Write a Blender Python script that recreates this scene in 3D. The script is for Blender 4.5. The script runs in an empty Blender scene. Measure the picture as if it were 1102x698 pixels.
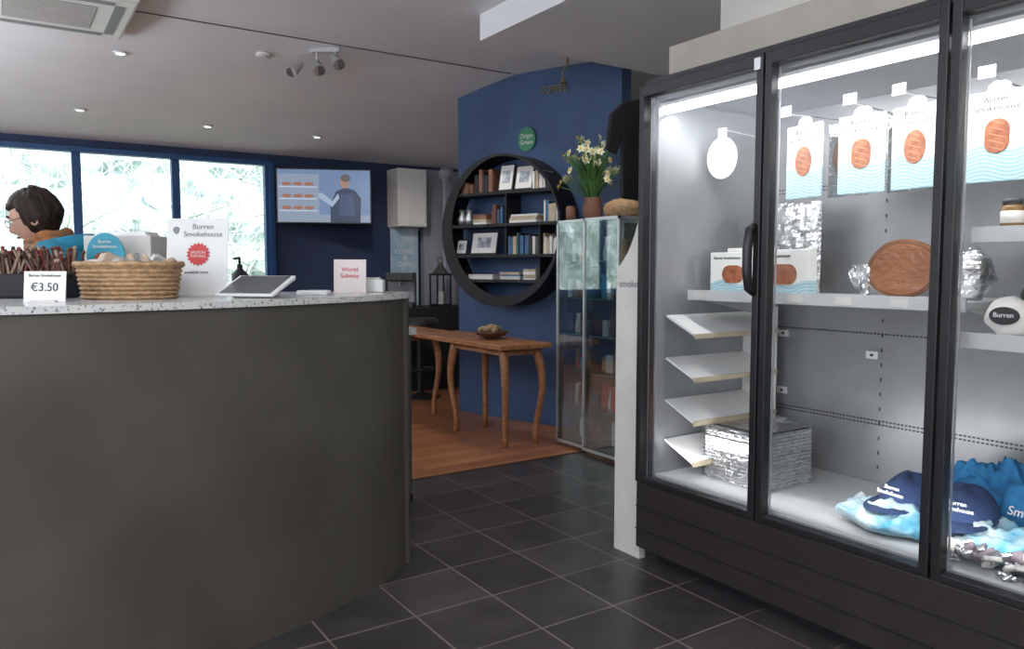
import bpy, bmesh, math, random
from mathutils import Vector, Matrix, noise
random.seed(7)
sc = bpy.context.scene
PI = math.pi
rad = math.radians

# ------------------------------------------------------------------ materials
def mat(name, col, rough=0.6, metal=0.0, var=0.0, vscale=8.0, bump=0.0, bscale=40.0, emit=None, estr=0.0, spec=0.5, col2=None, stretch=None):
    m = bpy.data.materials.new(name); m.use_nodes = True
    nt = m.node_tree; b = nt.nodes["Principled BSDF"]
    b.inputs["Base Color"].default_value = (*col, 1)
    b.inputs["Roughness"].default_value = rough
    b.inputs["Metallic"].default_value = metal
    b.inputs["Specular IOR Level"].default_value = spec
    tc = nt.nodes.new("ShaderNodeTexCoord")
    src = tc.outputs["Object"]
    if stretch:
        mp = nt.nodes.new("ShaderNodeMapping"); mp.inputs["Scale"].default_value = stretch
        nt.links.new(src, mp.inputs[0]); src = mp.outputs[0]
    if var > 0 or col2:
        n = nt.nodes.new("ShaderNodeTexNoise"); n.inputs["Scale"].default_value = vscale; n.inputs["Detail"].default_value = 5
        nt.links.new(src, n.inputs["Vector"])
        r = nt.nodes.new("ShaderNodeValToRGB")
        c2 = col2 if col2 else tuple(min(1, c*(1+var)) for c in col)
        c1 = col if col2 else tuple(c*(1-var) for c in col)
        r.color_ramp.elements[0].position = 0.35; r.color_ramp.elements[1].position = 0.65
        r.color_ramp.elements[0].color = (*c1, 1); r.color_ramp.elements[1].color = (*c2, 1)
        nt.links.new(n.outputs["Fac"], r.inputs[0]); nt.links.new(r.outputs[0], b.inputs["Base Color"])
    if bump > 0:
        n2 = nt.nodes.new("ShaderNodeTexNoise"); n2.inputs["Scale"].default_value = bscale
        nt.links.new(src, n2.inputs["Vector"])
        bp = nt.nodes.new("ShaderNodeBump"); bp.inputs["Strength"].default_value = bump; bp.inputs["Distance"].default_value = 0.01
        nt.links.new(n2.outputs["Fac"], bp.inputs["Height"]); nt.links.new(bp.outputs[0], b.inputs["Normal"])
    if emit:
        b.inputs["Emission Color"].default_value = (*emit, 1); b.inputs["Emission Strength"].default_value = estr
    return m

def glass_mat(name, refl=0.08, tint=(1, 1, 1), rough=0.02):
    m = bpy.data.materials.new(name); m.use_nodes = True
    nt = m.node_tree; nt.nodes.clear()
    o = nt.nodes.new("ShaderNodeOutputMaterial"); mix = nt.nodes.new("ShaderNodeMixShader")
    t = nt.nodes.new("ShaderNodeBsdfTransparent"); t.inputs[0].default_value = (*tint, 1)
    g = nt.nodes.new("ShaderNodeBsdfGlossy"); g.inputs["Roughness"].default_value = rough
    lw = nt.nodes.new("ShaderNodeLayerWeight"); lw.inputs[0].default_value = 0.25
    ma = nt.nodes.new("ShaderNodeMath"); ma.operation = 'MULTIPLY_ADD'; ma.inputs[1].default_value = 0.35; ma.inputs[2].default_value = refl
    nt.links.new(lw.outputs["Fresnel"], ma.inputs[0]); nt.links.new(ma.outputs[0], mix.inputs[0])
    nt.links.new(t.outputs[0], mix.inputs[1]); nt.links.new(g.outputs[0], mix.inputs[2]); nt.links.new(mix.outputs[0], o.inputs[0])
    return m

def tile_mat():
    m = bpy.data.materials.new("slate_tiles"); m.use_nodes = True
    nt = m.node_tree; b = nt.nodes["Principled BSDF"]
    tc = nt.nodes.new("ShaderNodeTexCoord"); mp = nt.nodes.new("ShaderNodeMapping")
    mp.inputs["Location"].default_value = (0.10, -0.16, 0)
    br = nt.nodes.new("ShaderNodeTexBrick"); br.offset = 0.0; br.squash = 1.0
    br.inputs["Scale"].default_value = 1.0; br.inputs["Brick Width"].default_value = 0.33; br.inputs["Row Height"].default_value = 0.33
    br.inputs["Mortar Size"].default_value = 0.004; br.inputs["Mortar Smooth"].default_value = 0.1
    br.inputs["Color1"].default_value = (0.036, 0.032, 0.036, 1); br.inputs["Color2"].default_value = (0.062, 0.053, 0.056, 1)
    br.inputs["Mortar"].default_value = (0.20, 0.165, 0.13, 1)
    n = nt.nodes.new("ShaderNodeTexNoise"); n.inputs["Scale"].default_value = 5; n.inputs["Detail"].default_value = 8
    mx = nt.nodes.new("ShaderNodeMix"); mx.data_type = 'RGBA'; mx.blend_type = 'OVERLAY'; mx.inputs[0].default_value = 0.6
    nt.links.new(tc.outputs["Object"], mp.inputs[0]); nt.links.new(mp.outputs[0], br.inputs[0]); nt.links.new(tc.outputs["Object"], n.inputs[0])
    nt.links.new(br.outputs[0], mx.inputs[6]); nt.links.new(n.outputs["Fac"], mx.inputs[7]); nt.links.new(mx.outputs[2], b.inputs["Base Color"])
    bp = nt.nodes.new("ShaderNodeBump"); bp.inputs["Strength"].default_value = 0.4; bp.inputs["Distance"].default_value = 0.004
    nt.links.new(n.outputs["Fac"], bp.inputs["Height"]); nt.links.new(bp.outputs[0], b.inputs["Normal"])
    b.inputs["Roughness"].default_value = 0.33
    return m

def plank_mat():
    m = bpy.data.materials.new("oak_planks"); m.use_nodes = True
    nt = m.node_tree; b = nt.nodes["Principled BSDF"]
    tc = nt.nodes.new("ShaderNodeTexCoord")
    br = nt.nodes.new("ShaderNodeTexBrick"); br.offset = 0.4
    br.inputs["Scale"].default_value = 1.0; br.inputs["Brick Width"].default_value = 1.1; br.inputs["Row Height"].default_value = 0.11
    br.inputs["Mortar Size"].default_value = 0.002
    br.inputs["Color1"].default_value = (0.44, 0.18, 0.078, 1); br.inputs["Color2"].default_value = (0.27, 0.10, 0.044, 1)
    br.inputs["Mortar"].default_value = (0.05, 0.025, 0.012, 1)
    mp = nt.nodes.new("ShaderNodeMapping"); mp.inputs["Scale"].default_value = (1.5, 18, 1)
    n = nt.nodes.new("ShaderNodeTexNoise"); n.inputs["Scale"].default_value = 3; n.inputs["Detail"].default_value = 6
    mx = nt.nodes.new("ShaderNodeMix"); mx.data_type = 'RGBA'; mx.blend_type = 'OVERLAY'; mx.inputs[0].default_value = 0.6
    nt.links.new(tc.outputs["Object"], br.inputs[0]); nt.links.new(tc.outputs["Object"], mp.inputs[0]); nt.links.new(mp.outputs[0], n.inputs[0])
    nt.links.new(br.outputs[0], mx.inputs[6]); nt.links.new(n.outputs["Fac"], mx.inputs[7]); nt.links.new(mx.outputs[2], b.inputs["Base Color"])
    b.inputs["Roughness"].default_value = 0.35
    return m

def wave_pack_mat():
    m = bpy.data.materials.new("printed_pack_card"); m.use_nodes = True
    nt = m.node_tree; b = nt.nodes["Principled BSDF"]
    tc = nt.nodes.new("ShaderNodeTexCoord"); sp = nt.nodes.new("ShaderNodeSeparateXYZ"); nt.links.new(tc.outputs["Object"], sp.inputs[0])
    si = nt.nodes.new("ShaderNodeMath"); si.operation = 'MULTIPLY'; si.inputs[1].default_value = 38
    nt.links.new(sp.outputs[0], si.inputs[0])
    s2 = nt.nodes.new("ShaderNodeMath"); s2.operation = 'SINE'; nt.links.new(si.outputs[0], s2.inputs[0])
    s3 = nt.nodes.new("ShaderNodeMath"); s3.operation = 'MULTIPLY_ADD'; s3.inputs[1].default_value = 0.010
    nt.links.new(s2.outputs[0], s3.inputs[0]); nt.links.new(sp.outputs[2], s3.inputs[2])
    w = nt.nodes.new("ShaderNodeMath"); w.operation = 'MULTIPLY'; w.inputs[1].default_value = 520; nt.links.new(s3.outputs[0], w.inputs[0])
    w2 = nt.nodes.new("ShaderNodeMath"); w2.operation = 'SINE'; nt.links.new(w.outputs[0], w2.inputs[0])
    w3 = nt.nodes.new("ShaderNodeMapRange"); w3.inputs[1].default_value = -1; w3.inputs[2].default_value = 1
    nt.links.new(w2.outputs[0], w3.inputs[0])
    blue = nt.nodes.new("ShaderNodeMix"); blue.data_type = 'RGBA'
    blue.inputs[6].default_value = (0.22, 0.40, 0.47, 1); blue.inputs[7].default_value = (0.44, 0.57, 0.61, 1)
    nt.links.new(w3.outputs[0], blue.inputs[0])
    lt = nt.nodes.new("ShaderNodeMath"); lt.operation = 'LESS_THAN'; lt.inputs[1].default_value = -0.040; nt.links.new(s3.outputs[0], lt.inputs[0])
    mx = nt.nodes.new("ShaderNodeMix"); mx.data_type = 'RGBA'; mx.inputs[6].default_value = (0.70, 0.70, 0.67, 1)
    nt.links.new(lt.outputs[0], mx.inputs[0]); nt.links.new(blue.outputs[2], mx.inputs[7]); nt.links.new(mx.outputs[2], b.inputs["Base Color"])
    b.inputs["Roughness"].default_value = 0.4
    return m

M = {}
M['navy'] = mat("navy_wall_paint", (0.020, 0.036, 0.092), 0.65, var=0.12, vscale=3, bump=0.05)
M['blue'] = mat("blue_wall_paint", (0.048, 0.094, 0.210), 0.6, var=0.12, vscale=2.5, bump=0.05)
M['ceil'] = mat("ceiling_paint", (0.78, 0.79, 0.83), 0.8, var=0.04, vscale=1.5, bump=0.05)
M['cream'] = mat("cream_wall_paint", (0.70, 0.68, 0.64), 0.8, var=0.05, vscale=2)
M['greige'] = mat("greige_fascia", (0.38, 0.345, 0.30), 0.6, var=0.05)
M['tile'] = tile_mat(); M['plank'] = plank_mat()
M['counter'] = mat("counter_plaster", (0.060, 0.052, 0.042), 0.5, col2=(0.084, 0.075, 0.062), vscale=2.6, bump=0.06, bscale=10)
M['granite'] = mat("granite_top", (0.62, 0.62, 0.60), 0.2, col2=(0.16, 0.16, 0.16), vscale=110)
for nd in M['granite'].node_tree.nodes:
    if nd.type == 'VALTORGB': nd.color_ramp.elements[0].position = 0.55; nd.color_ramp.elements[1].position = 0.66
M['black'] = mat("black_powdercoat", (0.014, 0.014, 0.016), 0.4, var=0.1)
M['blackm'] = mat("matt_black_wood", (0.009, 0.009, 0.013), 0.6, var=0.1)
M['base'] = mat("fridge_base_bronze", (0.030, 0.025, 0.022), 0.35, var=0.1)
M['frin'] = mat("fridge_liner", (0.35, 0.36, 0.37), 0.34, metal=0.5, var=0.05)
M['white'] = mat("white_plastic", (0.74, 0.74, 0.73), 0.4, var=0.03)
M['shelf'] = mat("shelf_white_enamel", (0.52, 0.53, 0.53), 0.4, var=0.03)
M['offw'] = mat("offwhite_board", (0.62, 0.60, 0.57), 0.6, var=0.04)
M['alu'] = mat("aluminium", (0.62, 0.63, 0.64), 0.35, metal=0.75, var=0.04)
M['foil'] = mat("foil", (0.68, 0.69, 0.70), 0.24, metal=0.95, var=0.1, vscale=30, bump=0.5, bscale=60)
M['wood'] = mat("table_oak", (0.42, 0.19, 0.085), 0.4, col2=(0.27, 0.11, 0.046), vscale=5, stretch=(8, 1, 8))
M['dkwood'] = mat("dark_wood", (0.10, 0.045, 0.022), 0.5, var=0.2)
M['wicker'] = mat("wicker", (0.40, 0.25, 0.13), 0.7, var=0.25, vscale=60, bump=0.4, bscale=90)
M['salmon'] = mat("smoked_salmon", (0.36, 0.125, 0.05), 0.4, col2=(0.20, 0.055, 0.022), vscale=38)
M['board'] = mat("gold_board", (0.22, 0.085, 0.03), 0.3, metal=0.2, col2=(0.11, 0.04, 0.015), vscale=9)
M['turq'] = mat("turquoise_print", (0.02, 0.28, 0.40), 0.5, var=0.1)
M['bagblue'] = mat("blue_bag_cloth", (0.015, 0.16, 0.36), 0.8, var=0.2, vscale=20, bump=0.5, bscale=25)
M['bagpale'] = mat("pale_bag_cloth", (0.52, 0.56, 0.55), 0.8, col2=(0.05, 0.26, 0.38), vscale=9, bump=0.5, bscale=25)
M['capnavy'] = mat("navy_cap_cloth", (0.015, 0.035, 0.10), 0.85, var=0.15, bump=0.2, bscale=150)
M['red'] = mat("red_print", (0.55, 0.03, 0.03), 0.5, var=0.05)
M['ink'] = mat("black_ink", (0.02, 0.02, 0.025), 0.6, var=0.05)
M['pink'] = mat("pale_pink_card", (0.70, 0.62, 0.60), 0.6, var=0.04)
M['green'] = mat("green_sign", (0.04, 0.24, 0.13), 0.5, var=0.05)
M['stem'] = mat("plant_stem", (0.09, 0.22, 0.05), 0.6, var=0.3)
M['petal'] = mat("white_petals", (0.85, 0.84, 0.62), 0.6, var=0.05)
M['yolk'] = mat("daffodil_yellow", (0.85, 0.60, 0.10), 0.5, var=0.1)
M['clay'] = mat("terracotta", (0.22, 0.10, 0.065), 0.6, var=0.15)
M['pack'] = wave_pack_mat()
M['glass'] = glass_mat("door_glass", 0.02)
M['wglass'] = glass_mat("window_glass", 0.02)
M['cabglass'] = glass_mat("cabinet_glass", 0.10, (0.90, 0.95, 0.95))
M['clear'] = glass_mat("plastic_film", 0.12, (0.95, 0.97, 0.98), 0.12)
M['mirror'] = mat("cabinet_mirror", (0.50, 0.56, 0.58), 0.06, metal=1.0, var=0.02)
M['led'] = mat("led_tube", (1, 1, 1), 0.4, emit=(0.96, 0.98, 1.0), estr=7)
M['frameblue'] = mat("window_frame_blue", (0.018, 0.075, 0.21), 0.45, var=0.08)
M['grey'] = mat("mid_grey", (0.20, 0.21, 0.23), 0.5, var=0.05)
M['lav'] = mat("grey_lavender_paint", (0.30, 0.31, 0.37), 0.7, var=0.08)
M['screen'] = mat("dark_screen", (0.09, 0.095, 0.105), 0.2, var=0.05)
M['cart'] = mat("dark_grey_cart", (0.055, 0.075, 0.09), 0.5, var=0.05)
M['brass'] = mat("brass", (0.30, 0.22, 0.10), 0.4, metal=0.5, var=0.05)

# ------------------------------------------------------------------ helpers
def link(o, parent=None):
    sc.collection.objects.link(o)
    if parent is not None: o.parent = parent
    return o

def empty(name, loc=(0, 0, 0), rz=0.0, rx=0.0):
    e = bpy.data.objects.new(name, None); e.empty_display_size = 0.1
    e.location = loc; e.rotation_euler = (rx, 0, rz)
    sc.collection.objects.link(e); return e

def mesh_obj(name, verts, faces, m, parent=None, smooth=False, loc=(0, 0, 0), rot=(0, 0, 0), mi=None):
    me = bpy.data.meshes.new(name); me.from_pydata([tuple(v) for v in verts], [], faces); me.validate()
    ms = m if isinstance(m, (list, tuple)) else [m]
    for x in ms: me.materials.append(x)
    if mi:
        for p, i in zip(me.polygons, mi): p.material_index = i
    if smooth:
        for p in me.polygons: p.use_smooth = True
    bm = bmesh.new(); bm.from_mesh(me); bmesh.ops.recalc_face_normals(bm, faces=bm.faces); bm.to_mesh(me); bm.free()
    o = bpy.data.objects.new(name, me); o.location = loc; o.rotation_euler = rot
    return link(o, parent)

def bev(o, w, seg=2):
    md = o.modifiers.new("bevel", 'BEVEL'); md.width = w; md.segments = seg; md.limit_method = 'ANGLE'; return o

class MB:
    def __init__(s): s.v = []; s.f = []; s.mi = []
    def box(s, lo, hi, mi=0, R=None, c=None):
        b = len(s.v)
        P = [Vector((x, y, z)) for z in (lo[2], hi[2]) for y in (lo[1], hi[1]) for x in (lo[0], hi[0])]
        if R is not None:
            c = Vector(c) if c is not None else (Vector(lo)+Vector(hi))/2
            P = [R @ (p-c) + c for p in P]
        s.v += P
        for q in ((0, 2, 3, 1), (4, 5, 7, 6), (0, 1, 5, 4), (2, 6, 7, 3), (0, 4, 6, 2), (1, 3, 7, 5)):
            s.f.append(tuple(b+i for i in q)); s.mi.append(mi)
    def rod(s, p0, p1, r0, r1=None, seg=8, mi=0):
        r1 = r0 if r1 is None else r1
        p0 = Vector(p0); p1 = Vector(p1); d = (p1-p0).normalized()
        a = d.orthogonal().normalized(); c = d.cross(a); b = len(s.v)
        for p, r in ((p0, r0), (p1, r1)):
            for i in range(seg):
                t = 2*PI*i/seg; s.v.append(p + a*r*math.cos(t) + c*r*math.sin(t))
        for i in range(seg):
            j = (i+1) % seg; s.f.append((b+i, b+j, b+seg+j, b+seg+i)); s.mi.append(mi)
        s.f.append(tuple(b+i for i in range(seg))[::-1]); s.mi.append(mi)
        s.f.append(tuple(b+seg+i for i in range(seg))); s.mi.append(mi)
    def path(s, pts, rs, seg=10, mi=0):
        pts = [Vector(p) for p in pts]; n = len(pts); b = len(s.v)
        if not isinstance(rs, (list, tuple)): rs = [rs]*n
        prev = None
        for k in range(n):
            d = (pts[min(k+1, n-1)] - pts[max(k-1, 0)]).normalized()
            if prev is None: a = d.orthogonal().normalized()
            else:
                a = prev - d*prev.dot(d); a.normalize()
            prev = a; c = d.cross(a)
            for i in range(seg):
                t = 2*PI*i/seg; s.v.append(pts[k] + (a*math.cos(t) + c*math.sin(t))*rs[k])
        for k in range(n-1):
            for i in range(seg):
                j = (i+1) % seg; s.f.append((b+k*seg+i, b+k*seg+j, b+(k+1)*seg+j, b+(k+1)*seg+i)); s.mi.append(mi)
        s.f.append(tuple(b+i for i in range(seg))[::-1]); s.mi.append(mi)
        s.f.append(tuple(b+(n-1)*seg+i for i in range(seg))); s.mi.append(mi)
    def lathe(s, prof, c=(0, 0, 0), seg=24, mi=0):
        b = len(s.v); n = len(prof)
        for r, z in prof:
            for i in range(seg):
                t = 2*PI*i/seg; s.v.append(Vector((c[0]+r*math.cos(t), c[1]+r*math.sin(t), c[2]+z)))
        for k in range(n-1):
            for i in range(seg):
                j = (i+1) % seg; s.f.append((b+k*seg+i, b+k*seg+j, b+(k+1)*seg+j, b+(k+1)*seg+i)); s.mi.append(mi)
        s.f.append(tuple(b+i for i in range(seg))[::-1]); s.mi.append(mi)
        s.f.append(tuple(b+(n-1)*seg+i for i in range(seg))); s.mi.append(mi)
    def prism(s, pts, lo, hi, axis='z', mi=0):
        b = len(s.v); n = len(pts)
        for h in (lo, hi):
            for p in pts:
                if axis == 'z': s.v.append(Vector((p[0], p[1], h)))
                elif axis == 'y': s.v.append(Vector((p[0], h, p[1])))
                else: s.v.append(Vector((h, p[0], p[1])))
        for i in range(n):
            j = (i+1) % n; s.f.append((b+i, b+j, b+n+j, b+n+i)); s.mi.append(mi)
        s.f.append(tuple(b+i for i in range(n))[::-1]); s.mi.append(mi)
        s.f.append(tuple(b+n+i for i in range(n))); s.mi.append(mi)
    def ball(s, c, r, seg=10, rings=7, mi=0):
        if not isinstance(r, (tuple, list)): r = (r, r, r)
        b = len(s.v)
        for k in range(rings+1):
            ph = PI*(k+0.02)/(rings+0.04)
            for i in range(seg):
                t = 2*PI*i/seg
                s.v.append(Vector((c[0]+r[0]*math.sin(ph)*math.cos(t), c[1]+r[1]*math.sin(ph)*math.sin(t), c[2]-r[2]*math.cos(ph))))
        for k in range(rings):
            for i in range(seg):
                j = (i+1) % seg; s.f.append((b+k*seg+i, b+k*seg+j, b+(k+1)*seg+j, b+(k+1)*seg+i)); s.mi.append(mi)
    def obj(s, name, mats, parent=None, smooth=False, loc=(0, 0, 0), rot=(0, 0, 0), bevel=0):
        o = mesh_obj(name, s.v, s.f, mats, parent, smooth, loc, rot, s.mi)
        if bevel: bev(o, bevel)
        return o

def wbox(name, lo, hi, m, parent=None):
    b = MB(); b.box(lo, hi); return b.obj(name, m, parent)

def smooth_shade(o, ang=40):
    for p in o.data.polygons: p.use_smooth = True
    md = o.modifiers.new("es", 'EDGE_SPLIT'); md.split_angle = rad(ang); return o

def text(name, s, size, loc, m, parent=None, rot=(PI/2, 0, 0), ext=0.0006, align='CENTER'):
    cu = bpy.data.curves.new(name, 'FONT'); cu.body = s; cu.size = size; cu.extrude = ext
    cu.align_x = align; cu.align_y = 'CENTER'; cu.materials.append(m)
    o = bpy.data.objects.new(name, cu); o.location = loc; o.rotation_euler = rot
    return link(o, parent)

def catmull(pts, n=8):
    out = []; N = len(pts)
    for i in range(N-1):
        p = [Vector(pts[min(max(i+k-1, 0), N-1)]) for k in range(4)]
        for j in range(n):
            t = j/n
            out.append(0.5*((2*p[1]) + (-p[0]+p[2])*t + (2*p[0]-5*p[1]+4*p[2]-p[3])*t*t + (-p[0]+3*p[1]-3*p[2]+p[3])*t**3))
    out.append(Vector(pts[-1]))
    return out

CAMYAW = rad(-33.6)

# ------------------------------------------------------------------ room shell
H = 2.83
wbox("floor", (-3, -3, -0.08), (5.1, 4.12, 0), M['tile'])
wbox("floor_wood", (-3, 4.12, -0.08), (5.1, 8.15, 0.0), M['plank'])
wbox("trim_floor_threshold", (1.0, 4.105, 0.0005), (3.9, 4.135, 0.004), M['dkwood'])
wbox("ceiling", (-3.1, -3.1, H), (5.1, 5.3, H+0.08), M['ceil'])
b = MB(); b.prism([(5.3, H), (8.15, 2.40), (8.15, 2.5), (5.3, H+0.08)], -3.1, 5.1, 'x'); b.obj("ceiling_slope", M['ceil'])
wbox("ceiling_bulkhead", (2.54, -3.0, 2.67), (5.0, 4.18, H-0.001), M['ceil'])
wbox("wall_left", (-3.1, -3, 0), (-3, 8.15, H), M['cream'])
wbox("wall_back", (-3, -3.1, 0), (5, -3, H), M['cream'])
wbox("wall_right", (3.06, -3, 0), (3.16, 2.72, 2.668), M['cream'])
wbox("wall_right_return", (3.16, 2.66, 0), (5, 2.72, 2.668), M['cream'])
wbox("wall_right_alcove", (5.0, 2.66, 0), (5.1, 8.15, H), M['cream'])
b = MB()
b.box((-3, 8.0, 0), (5.0, 8.12, 0.95)); b.box((-3, 8.0, 2.34), (5.0, 8.12, 2.50)); b.box((2.33, 8.0, 0.95), (5.0, 8.12, 2.34)); b.box((-3, 8.0, 0.95), (-2.0, 8.12, 2.34))
b.obj("wall_far", M['navy'])
xs = [-2.0, -1.13, -0.26, 0.62, 1.45, 2.33]
for i in range(5):
    e = empty("window_%d" % (i+1), ((xs[i]+xs[i+1])/2, 8.03, 1.645))
    w = (xs[i+1]-xs[i])/2; h = 0.695
    b = MB(); t = 0.035
    b.box((-w, -0.04, -h), (-w+t, 0.04, h)); b.box((w-t, -0.04, -h), (w, 0.04, h)); b.box((-w, -0.04, h-t), (w, 0.04, h)); b.box((-w, -0.04, -h), (w, 0.04, -h+t))
    b.obj("frame", M['frameblue'], e)
    b = MB(); b.box((-w+t, -0.003, -h+t), (w-t, 0.003, h-t)); b.obj("pane", M['wglass'], e)
wbox("trim_1", (-2.0, 7.93, 2.30), (2.36, 7.999, 2.345), M['frameblue'])
wbox("trim_2", (2.33, 7.95, 0.95), (2.38, 7.999, 2.34), M['frameblue'])
wbox("trim_3", (-2.0, 7.86, 0.92), (2.4, 7.999, 0.95), M['frameblue'])

# curved blue feature wall
Cw = Vector((3.55, 5.30)); dw = Vector((0.318, -0.948)); nw = Vector((-0.948, -0.318))
def wallp(t, off=0.0): return Cw + dw*t + nw*(off - 0.09*t*t)
fr = [wallp(-0.655+1.60*i/24) for i in range(25)]; bk = [wallp(-0.655+1.60*i/24, -0.14) for i in range(25)]
b = MB(); b.prism(fr + bk[::-1], 0, 2.829, 'z'); o = b.obj("wall_feature", M['blue']); smooth_shade(o, 30)
text("wall_lettering", "COFFEE", 0.075, (*wallp(0.38, 0.012), 2.66), M['brass'], None, rot=(PI/2, 0, rad(-71.5)), ext=0.004)

# ceiling fixtures
e = empty("air_conditioning_cassette", (0.30, 5.22, 2.73))
b = MB(); b.box((-0.42, -0.42, 0), (0.42, 0.42, 0.05)); b.obj("panel", M['white'], e, bevel=0.02)
b = MB(); b.box((-0.36, -0.36, 0.05), (0.36, 0.36, 0.099)); b.obj("body", M['white'], e)
b = MB()
for i in range(16): b.box((-0.22, -0.22+i*0.029, -0.006), (0.22, -0.208+i*0.029, 0.004))
b.obj("intake_grille", M['offw'], e)
b = MB(); b.box((-0.225, -0.225, -0.002), (0.225, 0.235, 0.003))
b.obj("intake_recess", M['grey'], e)
b = MB()
for s in (-1, 1):
    b.box((-0.30, s*0.33-0.025, -0.004), (0.30, s*0.33+0.025, 0.002)); b.box((s*0.33-0.025, -0.30, -0.004), (s*0.33+0.025, 0.30, 0.002))
b.obj("louvres", M['grey'], e)

def ceilz(y): return H if y < 5.3 else H - (y-5.3)*(0.43/2.85)
for i, (x, y) in enumerate([(0.75, 5.95), (0.60, 7.2), (1.6, 7.3), (2.6, 7.3)]):
    e = empty("ceiling_downlight", (x, y, ceilz(y)-0.012))
    b = MB(); b.lathe([(0.045, 0.012), (0.045, 0.0), (0.03, 0.0), (0.028, 0.008)], seg=20); b.obj("trim_ring", M['white'], e)
    b = MB(); b.lathe([(0.027, 0.004), (0.027, 0.008)], seg=16); b.obj("lens", M['led'], e)
e = empty("ceiling_track_spotlight", (1.94, 5.42, ceilz(5.42)-0.02), CAMYAW)
b = MB(); b.box((-0.05, -0.015, 0.0), (0.16, 0.015, 0.03)); b.obj("bar", M['alu'], e)
for i, (x, zz, dx) in enumerate(((-0.14, -0.09, -0.03), (0.0, -0.08, 0.03), (0.13, -0.04, 0.04))):
    b = MB(); b.path([(max(x, -0.03), 0, 0.0), (x, 0, -0.03), (x, 0, zz)], 0.008)
    b.rod((x-dx*0.5, 0.03, zz+0.02), (x+dx, -0.045, zz-0.06), 0.028, 0.043, seg=18); b.rod((x+dx, -0.045, zz-0.06), (x+dx*1.01, -0.047, zz-0.062), 0.036, 0.036, seg=16, mi=1)
    b.obj("spot_%d" % (i+1), [M['alu'], M['screen']], e)
e = empty("smoke_detector", (1.62, 5.62, ceilz(5.62)-0.03)); b = MB(); b.lathe([(0.045, 0.03), (0.05, 0.012), (0.03, 0.0)], seg=20); b.obj("body", M['white'], e)
b = MB(); b.path([(-2.9, 5.28, H-0.004), (1, 5.28, H-0.004), (3.5, 5.28, H-0.004)], 0.003, seg=6); b.obj("ceiling_cable", M['ink'])
e = empty("ceiling_hook_lamp", (3.56, 4.62, 2.79)); b = MB()
b.rod((0, 0, 0.04), (0, 0, -0.03), 0.008); b.path([(0, 0, -0.03), (-0.03, 0.02, -0.08), (-0.02, 0.02, -0.12)], 0.006); b.lathe([(0.01, 0), (0.03, -0.04)], (-0.02, 0.02, -0.12)); b.obj("arm", M['brass'], e)

# ------------------------------------------------------------------ outdoors
wbox("garden_ground", (-12, 8.2, -0.4), (18, 26, -0.3), mat("grass", (0.26, 0.32, 0.20), 0.9, var=0.3))
G = empty("garden_hedge")
b = MB(); NX, NZ = 130, 36
for k in range(NZ+1):
    for i in range(NX+1):
        x = -10+22*i/NX; z = -0.3+5.6*k/NZ
        d = noise.fractal(Vector((x*1.3, z*1.3, 1)), 1.0, 2.0, 5)*0.6
        b.v.append(Vector((x+0.3*noise.noise(Vector((x*4, z*4, 7))), 13.4+d+0.25*z*0.6, z + (0.5*noise.noise(Vector((x*1.1, 0, 3))) if k == NZ else 0))))
for k in range(NZ):
    for i in range(NX):
        a = k*(NX+1)+i; b.f.append((a, a+1, a+NX+2, a+NX+1)); b.mi.append(0)
b.obj("foliage_mass", mat("hedge_foliage", (0.28, 0.36, 0.32), 0.9, col2=(0.68, 0.74, 0.76), vscale=3.5, bump=1.0, bscale=12), G)
b = MB(); rnd = random.Random(3)
for i in range(3000):
    x = rnd.uniform(-7, 9); y = rnd.uniform(10.8, 12.8); z = rnd.uniform(-0.3, 3.2)
    L = rnd.uniform(0.5, 1.6); a = rnd.gauss(0, 0.8); c = rnd.gauss(0, 0.3); r = rnd.uniform(0.004, 0.013)
    p0 = Vector((x, y, z)); p1 = p0 + Vector((math.sin(a)*L, math.sin(c)*L, math.cos(a)*L))
    b.rod(p0, p1, r, 0.002, seg=3, mi=rnd.choice((0, 0, 1, 2)))
b.obj("twigs", [mat("pale_twig", (0.72, 0.72, 0.70), 0.8, var=0.15), mat("green_reed", (0.30, 0.36, 0.26), 0.8, var=0.3), mat("pale_reed", (0.58, 0.64, 0.60), 0.8, var=0.2)], G)

# ------------------------------------------------------------------ counter
front = [(-2.3, 2.50), (-1.2, 2.47), (-0.3, 2.48), (0.3, 2.50), (0.66, 2.56), (0.98, 2.665), (1.27, 2.81), (1.44, 2.96), (1.48, 3.08), (1.40, 3.22), (1.15, 3.34), (0.8, 3.42), (0.2, 3.44), (-0.8, 3.40), (-2.3, 3.36)]
cp = catmull(front, 6)
CT = 1.165
e = empty("service_counter")
ctr = Vector((-0.2, 2.95))
def inset(p, a):
    d = (Vector(p)-ctr); return Vector((p[0]-a*(1 if d.x > 1.2 else 0.3), p[1]-a*(1 if d.y > 0 else -1)))
b = MB(); b.prism([inset(p, 0.012) for p in cp], 0.0, CT-0.022, 'z'); o = b.obj("body", M['counter'], e); smooth_shade(o, 35)
b = MB(); b.prism(cp, CT-0.022, CT, 'z'); o = b.obj("granite_top", M['granite'], e)

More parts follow.
